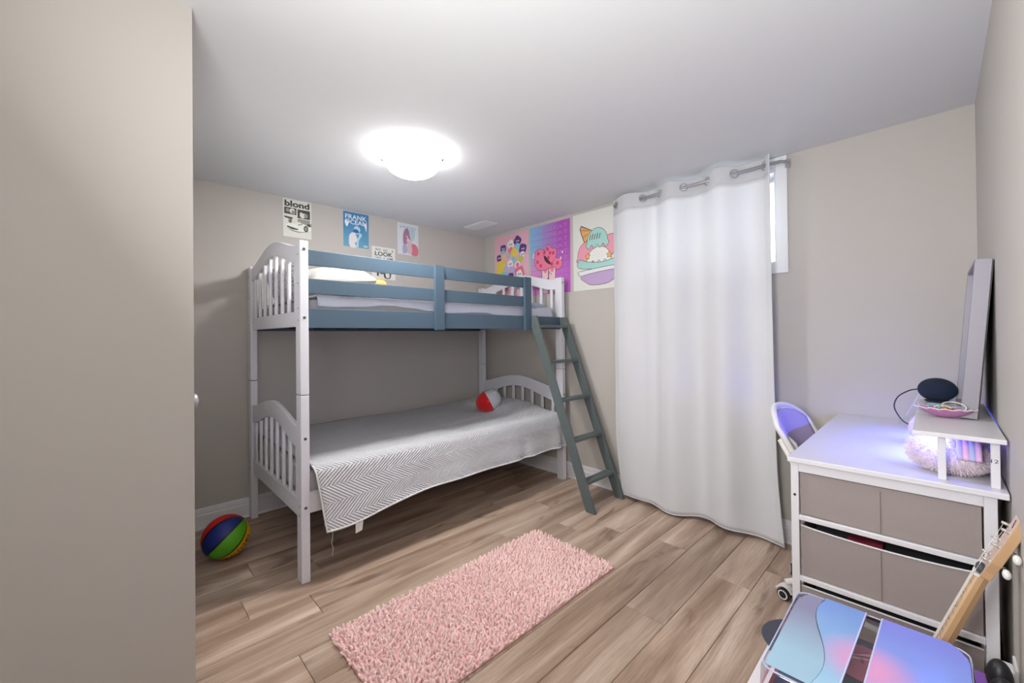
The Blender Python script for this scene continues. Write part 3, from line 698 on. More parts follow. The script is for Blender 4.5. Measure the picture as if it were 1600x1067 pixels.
# ---------------------------------------------------------------- posters
class Sheet:
    """flat sheet on a wall; u runs right, v runs up as seen from the room, in 0..1"""
    def __init__(s, wall, a, b, z0, z1, name, label, cat, m, curl=0):
        s.w = wall; s.a, s.b, s.z0, s.z1 = a, b, z0, z1; s.k = 0
        s.W = abs(b-a); s.H = z1-z0
        c = s.pt(.5, 0, 0)
        s.o = thing(name, c, label, cat)
        mb = MB(); mb.prism([s.pt(0, 0, .0003), s.pt(1, 0, .0003), s.pt(1, 1, .0003), s.pt(0, 1, .0003)], s.nrm()*.0012); 
        if isinstance(m, bpy.types.Material): mm = m
        p = MB()
        p.add([s.pt(0, 0, .0016), s.pt(1, 0, .0016), s.pt(1, 1, .0016), s.pt(0, 1, .0016)], [(0, 1, 2, 3)], 0, [(0, 0), (1, 0), (1, 1), (0, 1)])
        mb.build('paper', M['paper'], s.o)
        p.build('print', m, s.o)
        s.art = MB(); s.mats = []
    def nrm(s): return Vector((0, -1, 0)) if s.w == 'A' else Vector((-1, 0, 0))
    def pt(s, u, v, d):
        if s.w == 'A': return Vector((s.a+(s.b-s.a)*u, YA-d, s.z0+(s.z1-s.z0)*v))
        return Vector((XB-d, s.a+(s.b-s.a)*u, s.z0+(s.z1-s.z0)*v))
    def mi(s, m):
        if m not in s.mats: s.mats.append(m)
        return s.mats.index(m)
    def poly(s, pts, m):
        s.k += 1; d = .0018+s.k*.00006
        s.art.add([s.pt(u, v, d) for u, v in pts], [tuple(range(len(pts)))], s.mi(m))
    def ell(s, cu, cv, ru, rv=None, m=None, n=24, a0=0, a1=360, rot=0):
        if rv is None: rv = ru*s.W/s.H
        pts = []
        for i in range(n):
            t = R(a0+(a1-a0)*i/(n-1 if a1-a0 < 360 else n)); x, y = math.cos(t)*ru*s.W, math.sin(t)*rv*s.H
            c_, s_ = math.cos(R(rot)), math.sin(R(rot)); pts.append((cu+(x*c_-y*s_)/s.W, cv+(x*s_+y*c_)/s.H))
        s.poly(pts, m)
    def text(s, body, u0, u1, v0, v1, m, bold=.02, shear=0):
        vs, fs = text_poly(body, bold, shear); s.k += 1; d = .0018+s.k*.00006
        s.art.add([s.pt(u0+(u1-u0)*x, v0+(v1-v0)*y, d) for x, y in vs], fs, s.mi(m))
    def blob(s, pts, m, line=None, lw=.012):
        """smooth closed outline through points"""
        n = len(pts); out = []
        for i in range(n):
            p0, p1, p2, p3 = [Vector(pts[(i+j-1) % n]) for j in range(4)]
            for t in (0, .25, .5, .75):
                out.append(tuple(.5*((2*p1)+(-p0+p2)*t+(2*p0-5*p1+4*p2-p3)*t*t+(-p0+3*p1-3*p2+p3)*t**3)))
        if line:
            cx = sum(p[0] for p in out)/len(out); cy_ = sum(p[1] for p in out)/len(out); big = []
            N_ = len(out)
            for i, p in enumerate(out):
                a, b = out[i-1], out[(i+1) % N_]; tx, ty = (b[0]-a[0])*s.W, (b[1]-a[1])*s.H; l = math.hypot(tx, ty) or 1
                nx, ny = ty/l*lw*s.W, -tx/l*lw*s.W
                if (p[0]-cx)*nx+(p[1]-cy_)*ny < 0 and False: nx, ny = -nx, -ny
                big.append((p[0]+nx/s.W*s.sgn(out), p[1]+ny/s.H*s.sgn(out)))
            s.poly(big, line)
        s.poly(out, m)
    def sgn(s, out):
        a = sum(out[i-1][0]*out[i][1]-out[i][0]*out[i-1][1] for i in range(len(out))); return 1 if a > 0 else -1
    def done(s):
        s.art.build('artwork', s.mats, s.o)
ink = flat('ink', 66, 68, 62); pale = flat('pale_print', 226, 226, 216); mid = flat('mid_print', 150, 150, 138)
# 1: monochrome music poster
p = Sheet('A', .912, 1.112, 2.014, 2.300, 'poster', 'black and white poster headed blond, leftmost on the wall above the bunk', 'poster', pale)
p.text('blond', .05, .93, .80, .965, ink, .035); p.text('blond', .054, .934, .80, .965, ink, .035)
p.poly([(.04, .60), (.46, .60), (.46, .775), (.04, .775)], ink); p.poly([(.50, .53), (.95, .53), (.95, .765), (.50, .765)], ink)
p.ell(.32, .69, .10, .07, pale); p.ell(.36, .66, .07, .05, mid); p.ell(.16, .70, .07, .05, mid)
p.ell(.68, .63, .10, .09, pale); p.ell(.72, .71, .09, .035, ink); p.ell(.80, .62, .07, .06, mid)
p.poly([(.50, .43), (.95, .43), (.95, .51), (.50, .51)], mid)
p.poly([(.04, .54), (.34, .52), (.30, .46), (.04, .50)], ink); p.ell(.24, .42, .07, .055, mid); p.poly([(.22, .38), (.26, .38), (.27, .45), (.23, .45)], ink)
p.blob([(.55, .38), (.70, .44), (.98, .42), (1.0, .35), (.80, .34)], mid); p.ell(.90, .37, .06, .045, ink)
p.blob([(.10, .28), (.20, .36), (.45, .37), (.60, .40), (.80, .37), (.97, .30), (.94, .22), (.60, .17), (.25, .20)], flat('car_white', 240, 240, 232))
p.poly([(.13, .29), (.52, .235), (.52, .205), (.30, .205), (.13, .255)], ink); p.poly([(.50, .35), (.68, .385), (.66, .36), (.52, .335)], ink)
p.ell(.80, .27, .085, .085, ink); p.ell(.80, .27, .05, .05, mid); p.blob([(.13, .24), (.30, .19), (.60, .165), (.97, .22), (.6, .15), (.3, .17)], ink)
p.done()
# 2: blue poster
blue = gradient('blue_print', [(0, (120, 176, 196)), (1, (58, 130, 178))], 'y', rough=.5, warp=.5)
wht = flat('white_print', 232, 234, 236)
p = Sheet('A', 1.360, 1.578, 2.004, 2.295, 'poster', 'blue poster reading FRANK OCEAN with a pale portrait, above the top guard rail', 'poster', blue)
p.text('FRANK', .08, .92, .80, .93, wht, .015); p.text('OCEAN', .06, .92, .655, .785, wht, .015)
p.blob([(.06, .73), (.10, .60), (.16, .58), (.20, .72)], wht); p.blob([(.80, .70), (.92, .72), (.90, .50), (.86, .60)], wht)
p.blob([(.25, 0.01), (.22, .28), (.30, .40), (.44, .42), (.52, .30), (.56, .20), (.44, .12), (.50, .01)], flat('portrait_pale', 228, 224, 220))
p.blob([(.40, .46), (.44, .60), (.56, .62), (.66, .54), (.60, .40), (.50, .40)], flat('portrait_blue', 176, 208, 224)); p.blob([(.38, .48), (.46, .53), (.58, .50), (.60, .43), (.42, .43)], flat('deep_blue', 40, 96, 150))
p.blob([(.58, .01), (.60, .20), (.70, .33), (.72, .40), (.62, .42), (.60, .32), (.52, .22), (.5, .02)], flat('portrait_blue', 176, 208, 224))
for i in range(7): p.poly([(.80+i*.022, .03), (.812+i*.022, .03), (.812+i*.022, .09), (.80+i*.022, .09)], wht)
p.done()
# 3: pastel portrait poster
p = Sheet('A', 1.850, 2.066, 2.003, 2.292, 'poster', 'pale pastel poster of a pink and purple figure, nearest the room corner', 'poster', flat('pale_blue_print', 218, 222, 226))
lb = flat('light_blue_print', 160, 192, 210)
for i, (u, wd) in enumerate([(.12, .07), (.23, .07), (.34, .05), (.45, .05), (.56, .07), (.68, .07), (.80, .05)]):
    p.poly([(u, .84), (u+.02, .84), (u+.02, .93), (u, .93)], lb); p.ell(u+.045, .885 if i % 2 else .865, .03, .03, lb)
p.blob([(.30, .30), (.26, .60), (.34, .80), (.50, .84), (.58, .66), (.62, .50), (.50, .40)], flat('mauve', 170, 122, 150))
p.blob([(.56, .80), (.80, .84), (.82, .60), (.70, .45), (.60, .55)], flat('pale_teal', 180, 206, 210))
p.blob([(.42, .50), (.62, .48), (.72, .30), (.62, .04), (.40, .12), (.46, .34)], flat('pale_rose', 214, 190, 196))
p.blob([(.66, .34), (.80, .38), (.97, .26), (.96, .02), (.66, .02), (.70, .18)], flat('rose', 214, 120, 138)); p.blob([(.26, .04), (.24, .28), (.40, .34), (.44, .10)], flat('lilac_print', 178, 170, 202))
p.poly([(.40, .62), (.44, .62), (.56, .47), (.53, .45)], wht)
p.done()
# 4: text poster
p = Sheet('A', 1.606, 1.826, 1.757, 2.040, 'poster', 'white poster with black lettering LOOK, half hidden behind the top guard rail', 'poster', flat('white_sheet', 230, 230, 224))
p.text('SO', .14, .36, .88, .95, ink, .008); p.text('DO', .48, .66, .87, .94, ink, .008); p.text('I', .86, .89, .87, .94, ink, .008)
p.text('LOOK', .12, .88, .72, .85, ink, .025); p.text('LIKE', .12, .38, .62, .69, ink, .008); p.text('HIM', .64, .88, .62, .69, ink, .008); p.text('I', .50, .52, .63, .69, ink, .02)
p.blob([(.20, .12), (.24, .44), (.30, .40), (.28, .12)], ink); p.blob([(.34, .20), (.52, .24), (.50, .17), (.36, .16)], ink)
p.blob([(.52, .05), (.50, .28), (.60, .40), (.80, .42), (.78, .06)], ink); p.blob([(.60, .06), (.57, .18), (.66, .22), (.74, .16), (.72, .06)], pale)
p.done()
# 5: pink poster with plain generic shapes in place of its characters
p = Sheet('B', 3.224, 2.738, 1.60, 2.276, 'poster', 'pink poster covered in small colourful shapes, closest to the room corner', 'poster', gradient('pink_print', [(0, (236, 196, 206)), (1, (228, 176, 190))], 'y', rough=.5))
pal = [flat('print_'+n, *c) for n, c in dict(purple=(92, 62, 130), teal=(150, 200, 212), yellow=(240, 214, 80), white=(240, 236, 236), rosy=(230, 120, 150), lime=(190, 200, 90), lav=(190, 180, 220), peach=(240, 190, 160)).items()]
sh = [(.27, .80, .085, 0), (.27, .73, .07, 1), (.50, .84, .09, 3), (.50, .75, .07, 4), (.70, .87, .10, 0), (.70, .78, .08, 1), (.85, .74, .10, 0), (.84, .66, .06, 3), (.14, .67, .07, 0), (.30, .66, .09, 7), (.44, .68, .05, 1), (.60, .71, .09, 2),
      (.58, .60, .07, 1), (.78, .60, .07, 5), (.20, .53, .13, 2), (.13, .44, .08, 2), (.48, .55, .08, 3), (.70, .52, .07, 3), (.70, .52, .045, 4), (.35, .50, .06, 6), (.52, .44, .10, 6), (.30, .38, .10, 1), (.50, .36, .08, 0), (.75, .40, .13, 4), (.75, .38, .08, 3), (.3, .22, .1, 4), (.55, .2, .1, 3), (.8, .2, .09, 1)]
for i, (u, v, r_, c) in enumerate(sh):
    p.blob([(u+math.cos(a+i)*r_*(1+.18*((j+i) % 2)), v+math.sin(a+i)*r_*.7*(1+.18*((j+i) % 2))) for j, a in enumerate(np.linspace(0, 2*math.pi, 9)[:-1])], pal[c])
    if c in (0, 3): p.ell(u-.02, v, .016, None, pal[3 if c == 0 else 0], 10); p.ell(u+.03, v, .016, None, pal[3 if c == 0 else 0], 10)
p.done()
# 6: western hat and boots
def hatbg():
    m = bpy.data.materials.new('hat_poster_print'); m.use_nodes = True; nt = m.node_tree; N = nt.nodes.new; L = nt.links.new; b = nt.nodes['Principled BSDF']; b.inputs['Roughness'].default_value = .5
    tc = N('ShaderNodeTexCoord'); sp = N('ShaderNodeSeparateXYZ'); L(tc.outputs['UV'], sp.inputs[0])
    r1 = N('ShaderNodeValToRGB'); r1.color_ramp.elements[0].color = srgb(132, 186, 222); r1.color_ramp.elements[1].color = srgb(176, 84, 182); r1.color_ramp.elements[0].position = .05; r1.color_ramp.elements[1].position = .75; L(sp.outputs[0], r1.inputs[0])
    r2 = N('ShaderNodeValToRGB'); r2.color_ramp.elements[0].color = srgb(222, 150, 206); r2.color_ramp.elements[1].color = srgb(190, 100, 196); L(sp.outputs[0], r2.inputs[0])
    r3 = N('ShaderNodeValToRGB'); r3.color_ramp.elements[0].position = .30; r3.color_ramp.elements[1].position = .65; L(sp.outputs[1], r3.inputs[0])
    mx = N('ShaderNodeMix'); mx.data_type = 'RGBA'; L(r3.outputs[0], mx.inputs[0]); L(r2.outputs[0], mx.inputs[6]); L(r1.outputs[0], mx.inputs[7]); L(mx.outputs[2], b.inputs['Base Color']); return m
p = Sheet('B', 2.712, 2.228, 1.628, 2.278, 'poster', 'purple and blue poster with a pink spotted western hat over boots, middle of three', 'poster', hatbg())
gl = flat('grid_line', 150, 80, 170); tl = flat('faint_letters', 196, 120, 204)
for i in range(1, 11): p.poly([(.04, i*.088), (.96, i*.088), (.96, i*.088+.004), (.04, i*.088+.004)], gl)
for i in range(2, 11): p.text('GREAT', .34, .95, i*.088+.012, i*.088+.07, tl, .0)
hk = flat('hat_pink', 236, 128, 158); hd = flat('hat_dark', 206, 62, 100); ol = flat('outline', 92, 44, 60); cr_ = flat('boot_cream', 240, 214, 214)
p.poly([(.305, .37), (.30, .02), (.47, .02), (.475, .37)], ol); p.poly([(.315, .37), (.31, .02), (.46, .02), (.465, .37)], cr_)
p.poly([(.475, .37), (.48, .02), (.68, .02), (.64, .12), (.655, .37)], ol); p.poly([(.485, .37), (.49, .02), (.67, .02), (.63, .12), (.645, .37)], cr_)
p.blob([(.33, .37), (.40, .30), (.45, .37)], hk); p.blob([(.51, .37), (.57, .30), (.62, .37)], hk); p.poly([(.49, .30), (.52, .33), (.52, .31), (.49, .28)], hd)
p.blob([(.12, .56), (.16, .40), (.34, .35), (.60, .38), (.70, .33), (.80, .38), (.78, .47), (.66, .50), (.64, .60), (.55, .62), (.48, .68), (.40, .62), (.28, .66), (.16, .64)], hk, ol, .008)
p.blob([(.36, .56), (.40, .64), (.48, .70), (.56, .64), (.66, .62), (.66, .52), (.54, .44), (.44, .48)], hk, ol, .006)
p.blob([(.36, .54), (.40, .55), (.53, .44), (.50, .42), (.40, .47)], ol)
for u, v in [(.22, .60), (.20, .48), (.28, .42), (.38, .60), (.46, .64), (.52, .58), (.60, .57), (.48, .52), (.56, .42), (.70, .42)]: p.blob([(u+math.cos(a)*.028*(1+.4*(j % 2)), v+math.sin(a)*.022*(1+.4*(j % 2))) for j, a in enumerate(np.linspace(0, 2*math.pi, 11)[:-1])], hd)
for u, v in [(.36, .20), (.46, .22), (.34, .12), (.44, .14), (.54, .28), (.56, .12)]: p.ell(u, v, .014, None, hd, 8)
for u, v in [(.10, .60), (.09, .56), (.82, .56), (.78, .48), (.22, .20)]: p.poly([(u-.02, v), (u, v-.025), (u+.02, v), (u, v+.025)], wht)
p.done()
# 7: ice cream sundae
p = Sheet('B', 2.196, 1.72, 1.628, 2.286, 'poster', 'off white poster of an ice cream sundae beside the curtain edge', 'poster', flat('cream_sheet', 226, 228, 220))
ol = flat('brown_line', 110, 76, 74); pk = flat('ice_pink', 236, 160, 176); mt_ = flat('ice_mint', 168, 216, 208); bw = flat('bowl_lilac', 192, 166, 206); wf = flat('waffle', 232, 178, 104)
p.poly([(.145, .80), (.18, .845), (.42, .755), (.26, .575)], ol); p.poly([(.165, .80), (.19, .825), (.40, .75), (.265, .60)], wf)
for a, b in (((.18, .78), (.36, .75)), ((.22, .68), (.33, .72)), ((.24, .82), (.28, .62))): p.poly([a, (a[0], a[1]+.008), (b[0], b[1]+.008), b], ol)
def scoop(cu, cv, ru, rv, m, drips):
    top = [(cu+math.cos(a)*ru, cv+math.sin(a)*rv) for a in np.linspace(0, math.pi, 9)]
    dr = []
    for i in range(drips*2+1):
        t = i/(drips*2); dr.append((cu-ru*1.12+2.24*ru*t, cv-.03-(.05 if i % 2 else 0.0)*(1)))
    p.blob(top+dr, m, ol, .009)
scoop(.30, .42, .20, .20, pk, 3); scoop(.80, .48, .20, .18, pk, 3)
scoop(.55, .40, .22, .13, flat('ice_white', 238, 240, 234), 4)
scoop(.52, .60, .21, .17, mt_, 4)
for i in range(5): p.poly([(.38+i*.05, .70+.01*(i % 2)), (.395+i*.05, .70), (.365+i*.05, .63), (.35+i*.05, .635)], ol)
p.blob([(.12, .30), (.14, .40), (.30, .36), (.60, .33), (.95, .36), (.96, .28), (.55, .26)], mt_, ol, .009)
p.blob([(.14, .21), (.16, .245), (.96, .275), (.98, .245), (.95, .22), (.20, .19)], wht, ol, .009)
p.blob([(.20, .185), (.94, .22), (.86, .12), (.70, .065), (.42, .06), (.28, .10)], bw, ol, .009)
for u, v in ((.32, .43), (.76, .41)): p.blob([(u+math.cos(a)*.055*(1-.45*(j % 2)), v+math.sin(a)*.042*(1-.45*(j % 2))) for j, a in enumerate(np.linspace(0.3, 2*math.pi+.3, 11)[:-1])], wf, ol, .006)
for i in range(14): p.poly([(.42+.02*i, .40+.03*((i*7) % 3)), (.428+.02*i, .40+.03*((i*7) % 3)), (.43+.02*i, .41+.03*((i*7) % 3)), (.422+.02*i, .41+.03*((i*7) % 3))], pk)
p.done()

# ---------------------------------------------------------------- rug
rx0, rx1, ry0, ry1 = .642, 1.918, 1.212, 1.785
rg = thing('rug', ((rx0+rx1)/2, (ry0+ry1)/2, 0), 'pink chenille bath rug lying on the wood floor in front of the bunk', 'rug')
MB().box(rx0, rx1, ry0, ry1, .0005, .007).build('backing', mat('rug_back', srgb(232, 180, 180), .9), rg, bevel=.002)
def tufts():
    sp = .0126; nx, ny = int((rx1-rx0)/sp), int((ry1-ry0)/sp)
    seg, ring = 6, [(.0, .55), (.35, 1.0), (.75, .95), (1.0, .45)]
    n = nx*ny; gx, gy_ = np.meshgrid(np.arange(nx), np.arange(ny)); gx = gx.ravel(); gy_ = gy_.ravel()
    bx = rx0+(gx+.5)*sp+rng.normal(0, .0024, n); by = ry0+(gy_+.5)*sp+rng.normal(0, .0024, n)
    ln = rng.uniform(.018, .027, n); rr = rng.uniform(.0044, .0058, n)
    ax_ = rng.normal(0, .40, n)+.15*np.sin(bx*9); ay_ = rng.normal(0, .40, n)-.25*(by < ry0+.02)+.25*(by > ry1-.02)
    ax_ += -.3*(bx < rx0+.02)+.3*(bx > rx1-.02)
    d = np.stack([ax_, ay_, np.ones(n)], 1); d /= np.linalg.norm(d, axis=1)[:, None]
    a = np.cross(d, [0, 1, 0]); a /= np.linalg.norm(a, axis=1)[:, None]; b = np.cross(d, a)
    vs = []
    for h, q in ring:
        for k in range(seg):
            th = 2*math.pi*k/seg
            vs.append(np.stack([bx, by, np.full(n, .005)], 1)+d*(ln*h)[:, None]+(a*math.cos(th)+b*math.sin(th))*(rr*q)[:, None])
    vs.append(np.stack([bx, by, np.full(n, .005)], 1)+d*(ln*1.06)[:, None])
    V = np.stack(vs, 1); nv = V.shape[1]
    F4 = [(i*seg+k, i*seg+(k+1) % seg, (i+1)*seg+(k+1) % seg, (i+1)*seg+k) for i in range(len(ring)-1) for k in range(seg)]
    F3 = [((len(ring)-1)*seg+k, (len(ring)-1)*seg+(k+1) % seg, nv-1) for k in range(seg)]
    base = (np.arange(n)*nv)[:, None, None]
    q4 = (np.array(F4)[None]+base).reshape(-1, 4); q3 = (np.array(F3)[None]+base).reshape(-1, 3)
    me = bpy.data.meshes.new('pile'); V = V.reshape(-1, 3)-np.array(rg.location)
    me.vertices.add(len(V)); me.vertices.foreach_set('co', V.ravel())
    me.loops.add(q4.size+q3.size); me.loops.foreach_set('vertex_index', np.concatenate([q4.ravel(), q3.ravel()]).astype(np.int32))
    me.polygons.add(len(q4)+len(q3)); ls = np.concatenate([np.arange(len(q4))*4, q4.size+np.arange(len(q3))*3]).astype(np.int32)
    me.polygons.foreach_set('loop_start', ls); me.polygons.foreach_set('use_smooth', np.ones(len(ls), bool)); me.update(calc_edges=True); me.validate()
    me.materials.append(mat('rug_pile', srgb(250, 216, 212), .95, var=.07, vscale=60, sheen=.4)); o = bpy.data.objects.new('pile', me); C.objects.link(o); o.parent = rg; o['kind'] = 'stuff'
tufts()

# ---------------------------------------------------------------- desk
DT = .80; dx0, dx1, dy0, dy1 = 1.757, XB-.003, YC+.003, .383
dk = thing('desk', ((dx0+dx1)/2, (dy0+dy1)/2, 0), 'white desk with grey fabric drawers against the right wall', 'desk')
MB().box(dx0, dx1, dy0, dy1, DT-.018, DT).build('desktop', M['desk'], dk, bevel=.0025)
lx = (1.772, 1.797); fx = (dx1-.035, dx1-.010)
for xx in (lx, fx):
    for yy in ((.352, .376), (-.114, -.088)):
        MB().box(xx[0], xx[1], yy[0], yy[1], 0, DT-.018).build('leg', M['desk'], dk, bevel=.002)
MB().box(lx[0], lx[1], -.088, .352, DT-.052, DT-.018).build('apron', M['desk'], dk, bevel=.002)
MB().box(lx[1], fx[0], .352, .376, DT-.040, DT-.018).build('apron', M['desk'], dk, bevel=.002)
MB().box(lx[1], fx[0], -.114, -.088, DT-.040, DT-.018).build('apron', M['desk'], dk, bevel=.002)
for z in (.575, .357, .12):
    MB().box(lx[0], lx[0]+.018, -.088, .352, z, z+.018).build('side_rail', M['desk'], dk, bevel=.002)
    MB().box(2.13, 2.15, -.088, .352, z, z+.018).build('side_rail', M['desk'], dk, bevel=.002)
    MB().box(lx[1], 2.13, -.10, .365, z, z+.006).build('shelf_board', M['desk'], dk)
MB().box(2.13, 2.152, .352, .376, 0, DT-.040).build('leg', M['desk'], dk, bevel=.002)
MB().cyl((lx[0]-.001, .364, .663), (lx[0]+.002, .364, .663), .0045, 12).build('bolt_hole', M['black'], dk)
red_cloth = mat('dark_red_cloth', srgb(110, 16, 40), .9)
for i, (z0, z1) in enumerate(((.595, .744), (.377, .556), (.139, .339))):
    d_ = MB(); xa, xb, ya, yb = 1.782, 2.12, -.084, .349
    sag = .012 if i == 1 else .0
    n = 14
    def wall(p0, p1, th, z1=z1, z0=z0, sag=sag):
        p0, p1 = Vector(p0), Vector(p1); dv = (p1-p0); nn = Vector((-dv.y, dv.x, 0)).normalized()*th
        top = [];
        for k in range(n+1):
            t = k/n; q = p0+dv*t; zz = z1-sag*math.sin(math.pi*t)**.7; top.append((q, zz))
        for k in range(n):
            (q0, za), (q1, zb_) = top[k], top[k+1]
            d_.add([(q0.x, q0.y, z0), (q1.x, q1.y, z0), (q1.x, q1.y, zb_), (q0.x, q0.y, za), (q0.x+nn.x, q0.y+nn.y, z0), (q1.x+nn.x, q1.y+nn.y, z0), (q1.x+nn.x, q1.y+nn.y, zb_), (q0.x+nn.x, q0.y+nn.y, za)],
                   [(0, 1, 2, 3), (4, 7, 6, 5), (3, 2, 6, 7), (0, 4, 5, 1)])
    wall((xa, ya), (xa, yb), -.004)
    wall((xa, yb), (xb, yb), -.004); wall((xb, yb), (xb, ya), -.004); wall((xb, ya), (xa, ya), -.004)
    d_.box(xa, xb, ya, yb, z0, z0+.004)
    dr = d_.build('drawer', M['bin'], dk)
    MB().box(xa-.0012, xa, (ya+yb)/2-.0012, (ya+yb)/2+.0012, z0, z1-.012).build('seam', mat('seam_thread', srgb(120, 110, 108), .9), dr)
    if i:
        MB().tube([(xa-.001, ya+(yb-ya)*t, z1-.001-sag*math.sin(math.pi*t)**.7) for t in np.linspace(0, 1, 15)], .0032, 6).build('piping', M['desk'], dr, smooth=True)
        mb = MB(); mb.grid(lambda u, v: (xa+.02+.29*u, ya+.02+.38*v, z1-.022+.008*noise.noise(Vector((u*5, v*6, i)))), 12, 12)
        o = mb.build('folded_clothes', M['dark'], smooth=True, origin=(1.95, .13, z0+.05)); tag(o, 'black clothes inside the %s fabric drawer' % ('middle' if i == 1 else 'lowest'), 'clothes')
mb = MB(); mb.grid(lambda u, v: (1.795+.10*u, .13+.09*v, .5405+.004*math.sin(u*9)+.003*math.sin(v*7)), 10, 10)
tag(mb.build('folded_clothes', red_cloth, smooth=True, solid=.006, origin=(1.845, .17, .535)), 'dark red garment peeking out of the middle fabric drawer', 'clothes')
# riser shelf
SZ = .945; sx0, sx1, sy0, sy1 = 1.772, 2.60, -.133, .056
rs = thing('desk_riser', (2.18, -.04, DT), 'white raised shelf standing on the back of the desk', 'shelf')
MB().box(sx0, sx1, sy0, sy1, SZ-.014, SZ).build('shelf_board', M['desk'], rs, bevel=.002)
for xa in (sx0+.026, sx1-.05):
    for ya in (-.122, -.0165):
        MB().box(xa, xa+.022, ya, ya+.018, DT, SZ-.014).build('leg', M['desk'], rs, bevel=.0015)
vs, fs_ = text_poly('12', .0)
mb = MB(); mb.add([(sx0+.0255, -.1045-.014*x, .872+.010*y) for x, y in vs], fs_); mb.build('number', M['black'], rs)
led = MB().box(1.87, 2.55, -.020, -.012, SZ-.0215, SZ-.0145).build('led_strip', M['led'], origin=(2.2, -.016, SZ-.018))
tag(led, 'glowing blue light strip under the raised shelf', 'light strip')
area('led_glow', (2.18, .0, SZ-.024), (2.18, .07, DT), .70, .04, 2.6, (.12, .17, 1))

# fur helper
def fur(pts, nrms, ln, rad, m, parent, name='fur', droop=.2):
    pts = np.array(pts); nr = np.array(nrms); n = len(pts); d = nr+rng.normal(0, .35, (n, 3)); d[:, 2] -= droop; d /= np.linalg.norm(d, axis=1)[:, None]
    a = np.cross(d, [0.1, .2, 1.]); a /= np.linalg.norm(a, axis=1)[:, None]; b = np.cross(d, a); L_ = rng.uniform(.6, 1.1, n)*ln
    V = np.stack([pts+a*rad, pts-a*rad*.5+b*rad*.87, pts-a*rad*.5-b*rad*.87, pts+d*L_[:, None]], 1)-np.array(world_loc(parent))
    F = (np.array([(0, 1, 3), (1, 2, 3), (2, 0, 3)])[None]+(np.arange(n)*4)[:, None, None]).reshape(-1, 3)
    me = bpy.data.meshes.new(name); me.from_pydata(V.reshape(-1, 3).tolist(), [], F.tolist()); me.materials.append(m); o = bpy.data.objects.new(name, me); C.objects.link(o); o.parent = parent; o['kind'] = 'stuff'
fluff = mat('white_fluff', srgb(236, 222, 228), .95, bump=.6, bscale=200, var=.08, vscale=80)
def fluffy(name, parts, label, m, base, n=5000, ln=.014):
    t = thing(name, base, label, 'soft toy')
    P, N_ = [], []
    for nm, c, r in parts:
        MB().ball(c, r, 28, 18).build(nm, m, t, smooth=True)
        k = int(n*(r[0]*r[1]+r[1]*r[2]+r[0]*r[2])/sum(q[0]*q[1]+q[1]*q[2]+q[0]*q[2] for _, _, q in parts))
        for _ in range(k):
            v = rng.normal(size=3); v /= np.linalg.norm(v); P.append(np.array(c)+v*np.array(r)*.99); q = v/np.array(r); N_.append(q/np.linalg.norm(q))
    fur(P, N_, ln, .0016, m, t); return t
t = fluffy('plush_toy', [('body', (1.915, -.025, .851), (.075, .088, .050)), ('head', (1.92, .028, .856), (.05, .045, .045)), ('back', (2.02, -.085, .85), (.07, .04, .055))], 'fluffy white soft toy with a striped band under the raised shelf', fluff, (1.93, -.02, DT), 9000)
for j, (c, ds) in enumerate((((205, 195, 240), 0), ((245, 200, 225), .016), ((190, 200, 240), .032), ((235, 190, 225), .048))):
    MB().tube([(1.915+math.cos(a)*.083, -.045-ds*.8, .851+math.sin(a)*.059) for a in np.linspace(R(10), R(170), 16)], .0075, 8).build('stripe', flat('stripe_%d' % j, *c), t, smooth=True)
o = fluffy('plush_toy', [('body', (2.30, .035, .862), (.06, .045, .058))], 'lilac round soft cushion at the far end under the raised shelf', mat('lilac_fluff', srgb(220, 205, 240), .95), (2.30, .035, DT), 2500, .006)

# smart speaker
sc = Vector((2.535, .000, .998))
spk = thing('smart_speaker', (sc.x, sc.y, SZ), 'dark navy fabric smart speaker on the far end of the raised shelf', 'speaker')
MB().lathe(sc, [(.0, -.052), (.034, -.052), (.042, -.046)], 36).build('base', M['black'], spk, smooth=True)
MB().lathe(sc, [(.040, -.047)]+[(.061*math.cos(t), .050*math.sin(t)) for t in np.linspace(-1.1, 1.571, 22)], 40).build('fabric_body', M['navy'], spk, smooth=True)
MB().tube(smooth_path([(sc.x+.02, sc.y+.05, .995), (sc.x+.03, sc.y+.085, .985), (2.60, .125, .95), (2.60, .14, .905), (2.60, .125, .86), (2.60, .10, .83), (2.60, .05, .812)]), .0026, 8).build('cord', M['black'], spk, smooth=True)
tag(MB().tube([(2.62, .055, .97), (2.66, .075, .92), (2.70, .10, .86), (2.74, .13, .808)], .0016, 6).build('white_cable', M['linen'], smooth=True), 'thin white cable hanging behind the desk riser beside the black cord', 'cable')

# shell dish
dc = Vector((2.10, -.018, SZ))
dish = thing('trinket_dish', dc, 'pink scalloped shell dish with jewellery on the raised shelf', 'dish')
dm = mat('pink_glass', srgb(178, 118, 166), .25, bump=.3, bscale=60, var=.25, vscale=60, coat=.4)
def dfn(u, v):
    th = 2*math.pi*u; r_ = v
    fl_ = 1+.05*math.cos(12*th)*r_; px_, py_ = math.cos(th)*.040*fl_*r_, math.sin(th)*.066*fl_*r_*(1+.12*(abs(math.sin(th))**6))
    return (dc.x+px_, dc.y+py_, SZ+.003+.030*r_**2.2+.002*math.cos(12*th)*r_)
mb = MB(); mb.grid(dfn, 72, 14); mb.build('shell', dm, dish, smooth=True, solid=.003, weld=True)
MB().tube([Vector(dfn(i/72, 1)) for i in range(73)], .0018, 6).build('rim', M['pearl'], dish, smooth=True)
gold = mat('gold', srgb(190, 140, 60), .3, 1)
jw = thing('jewellery', dc+Vector((0, 0, .02)), 'gold chain and white cord bracelets heaped in the pink shell dish', 'jewellery')
mb = MB(); 
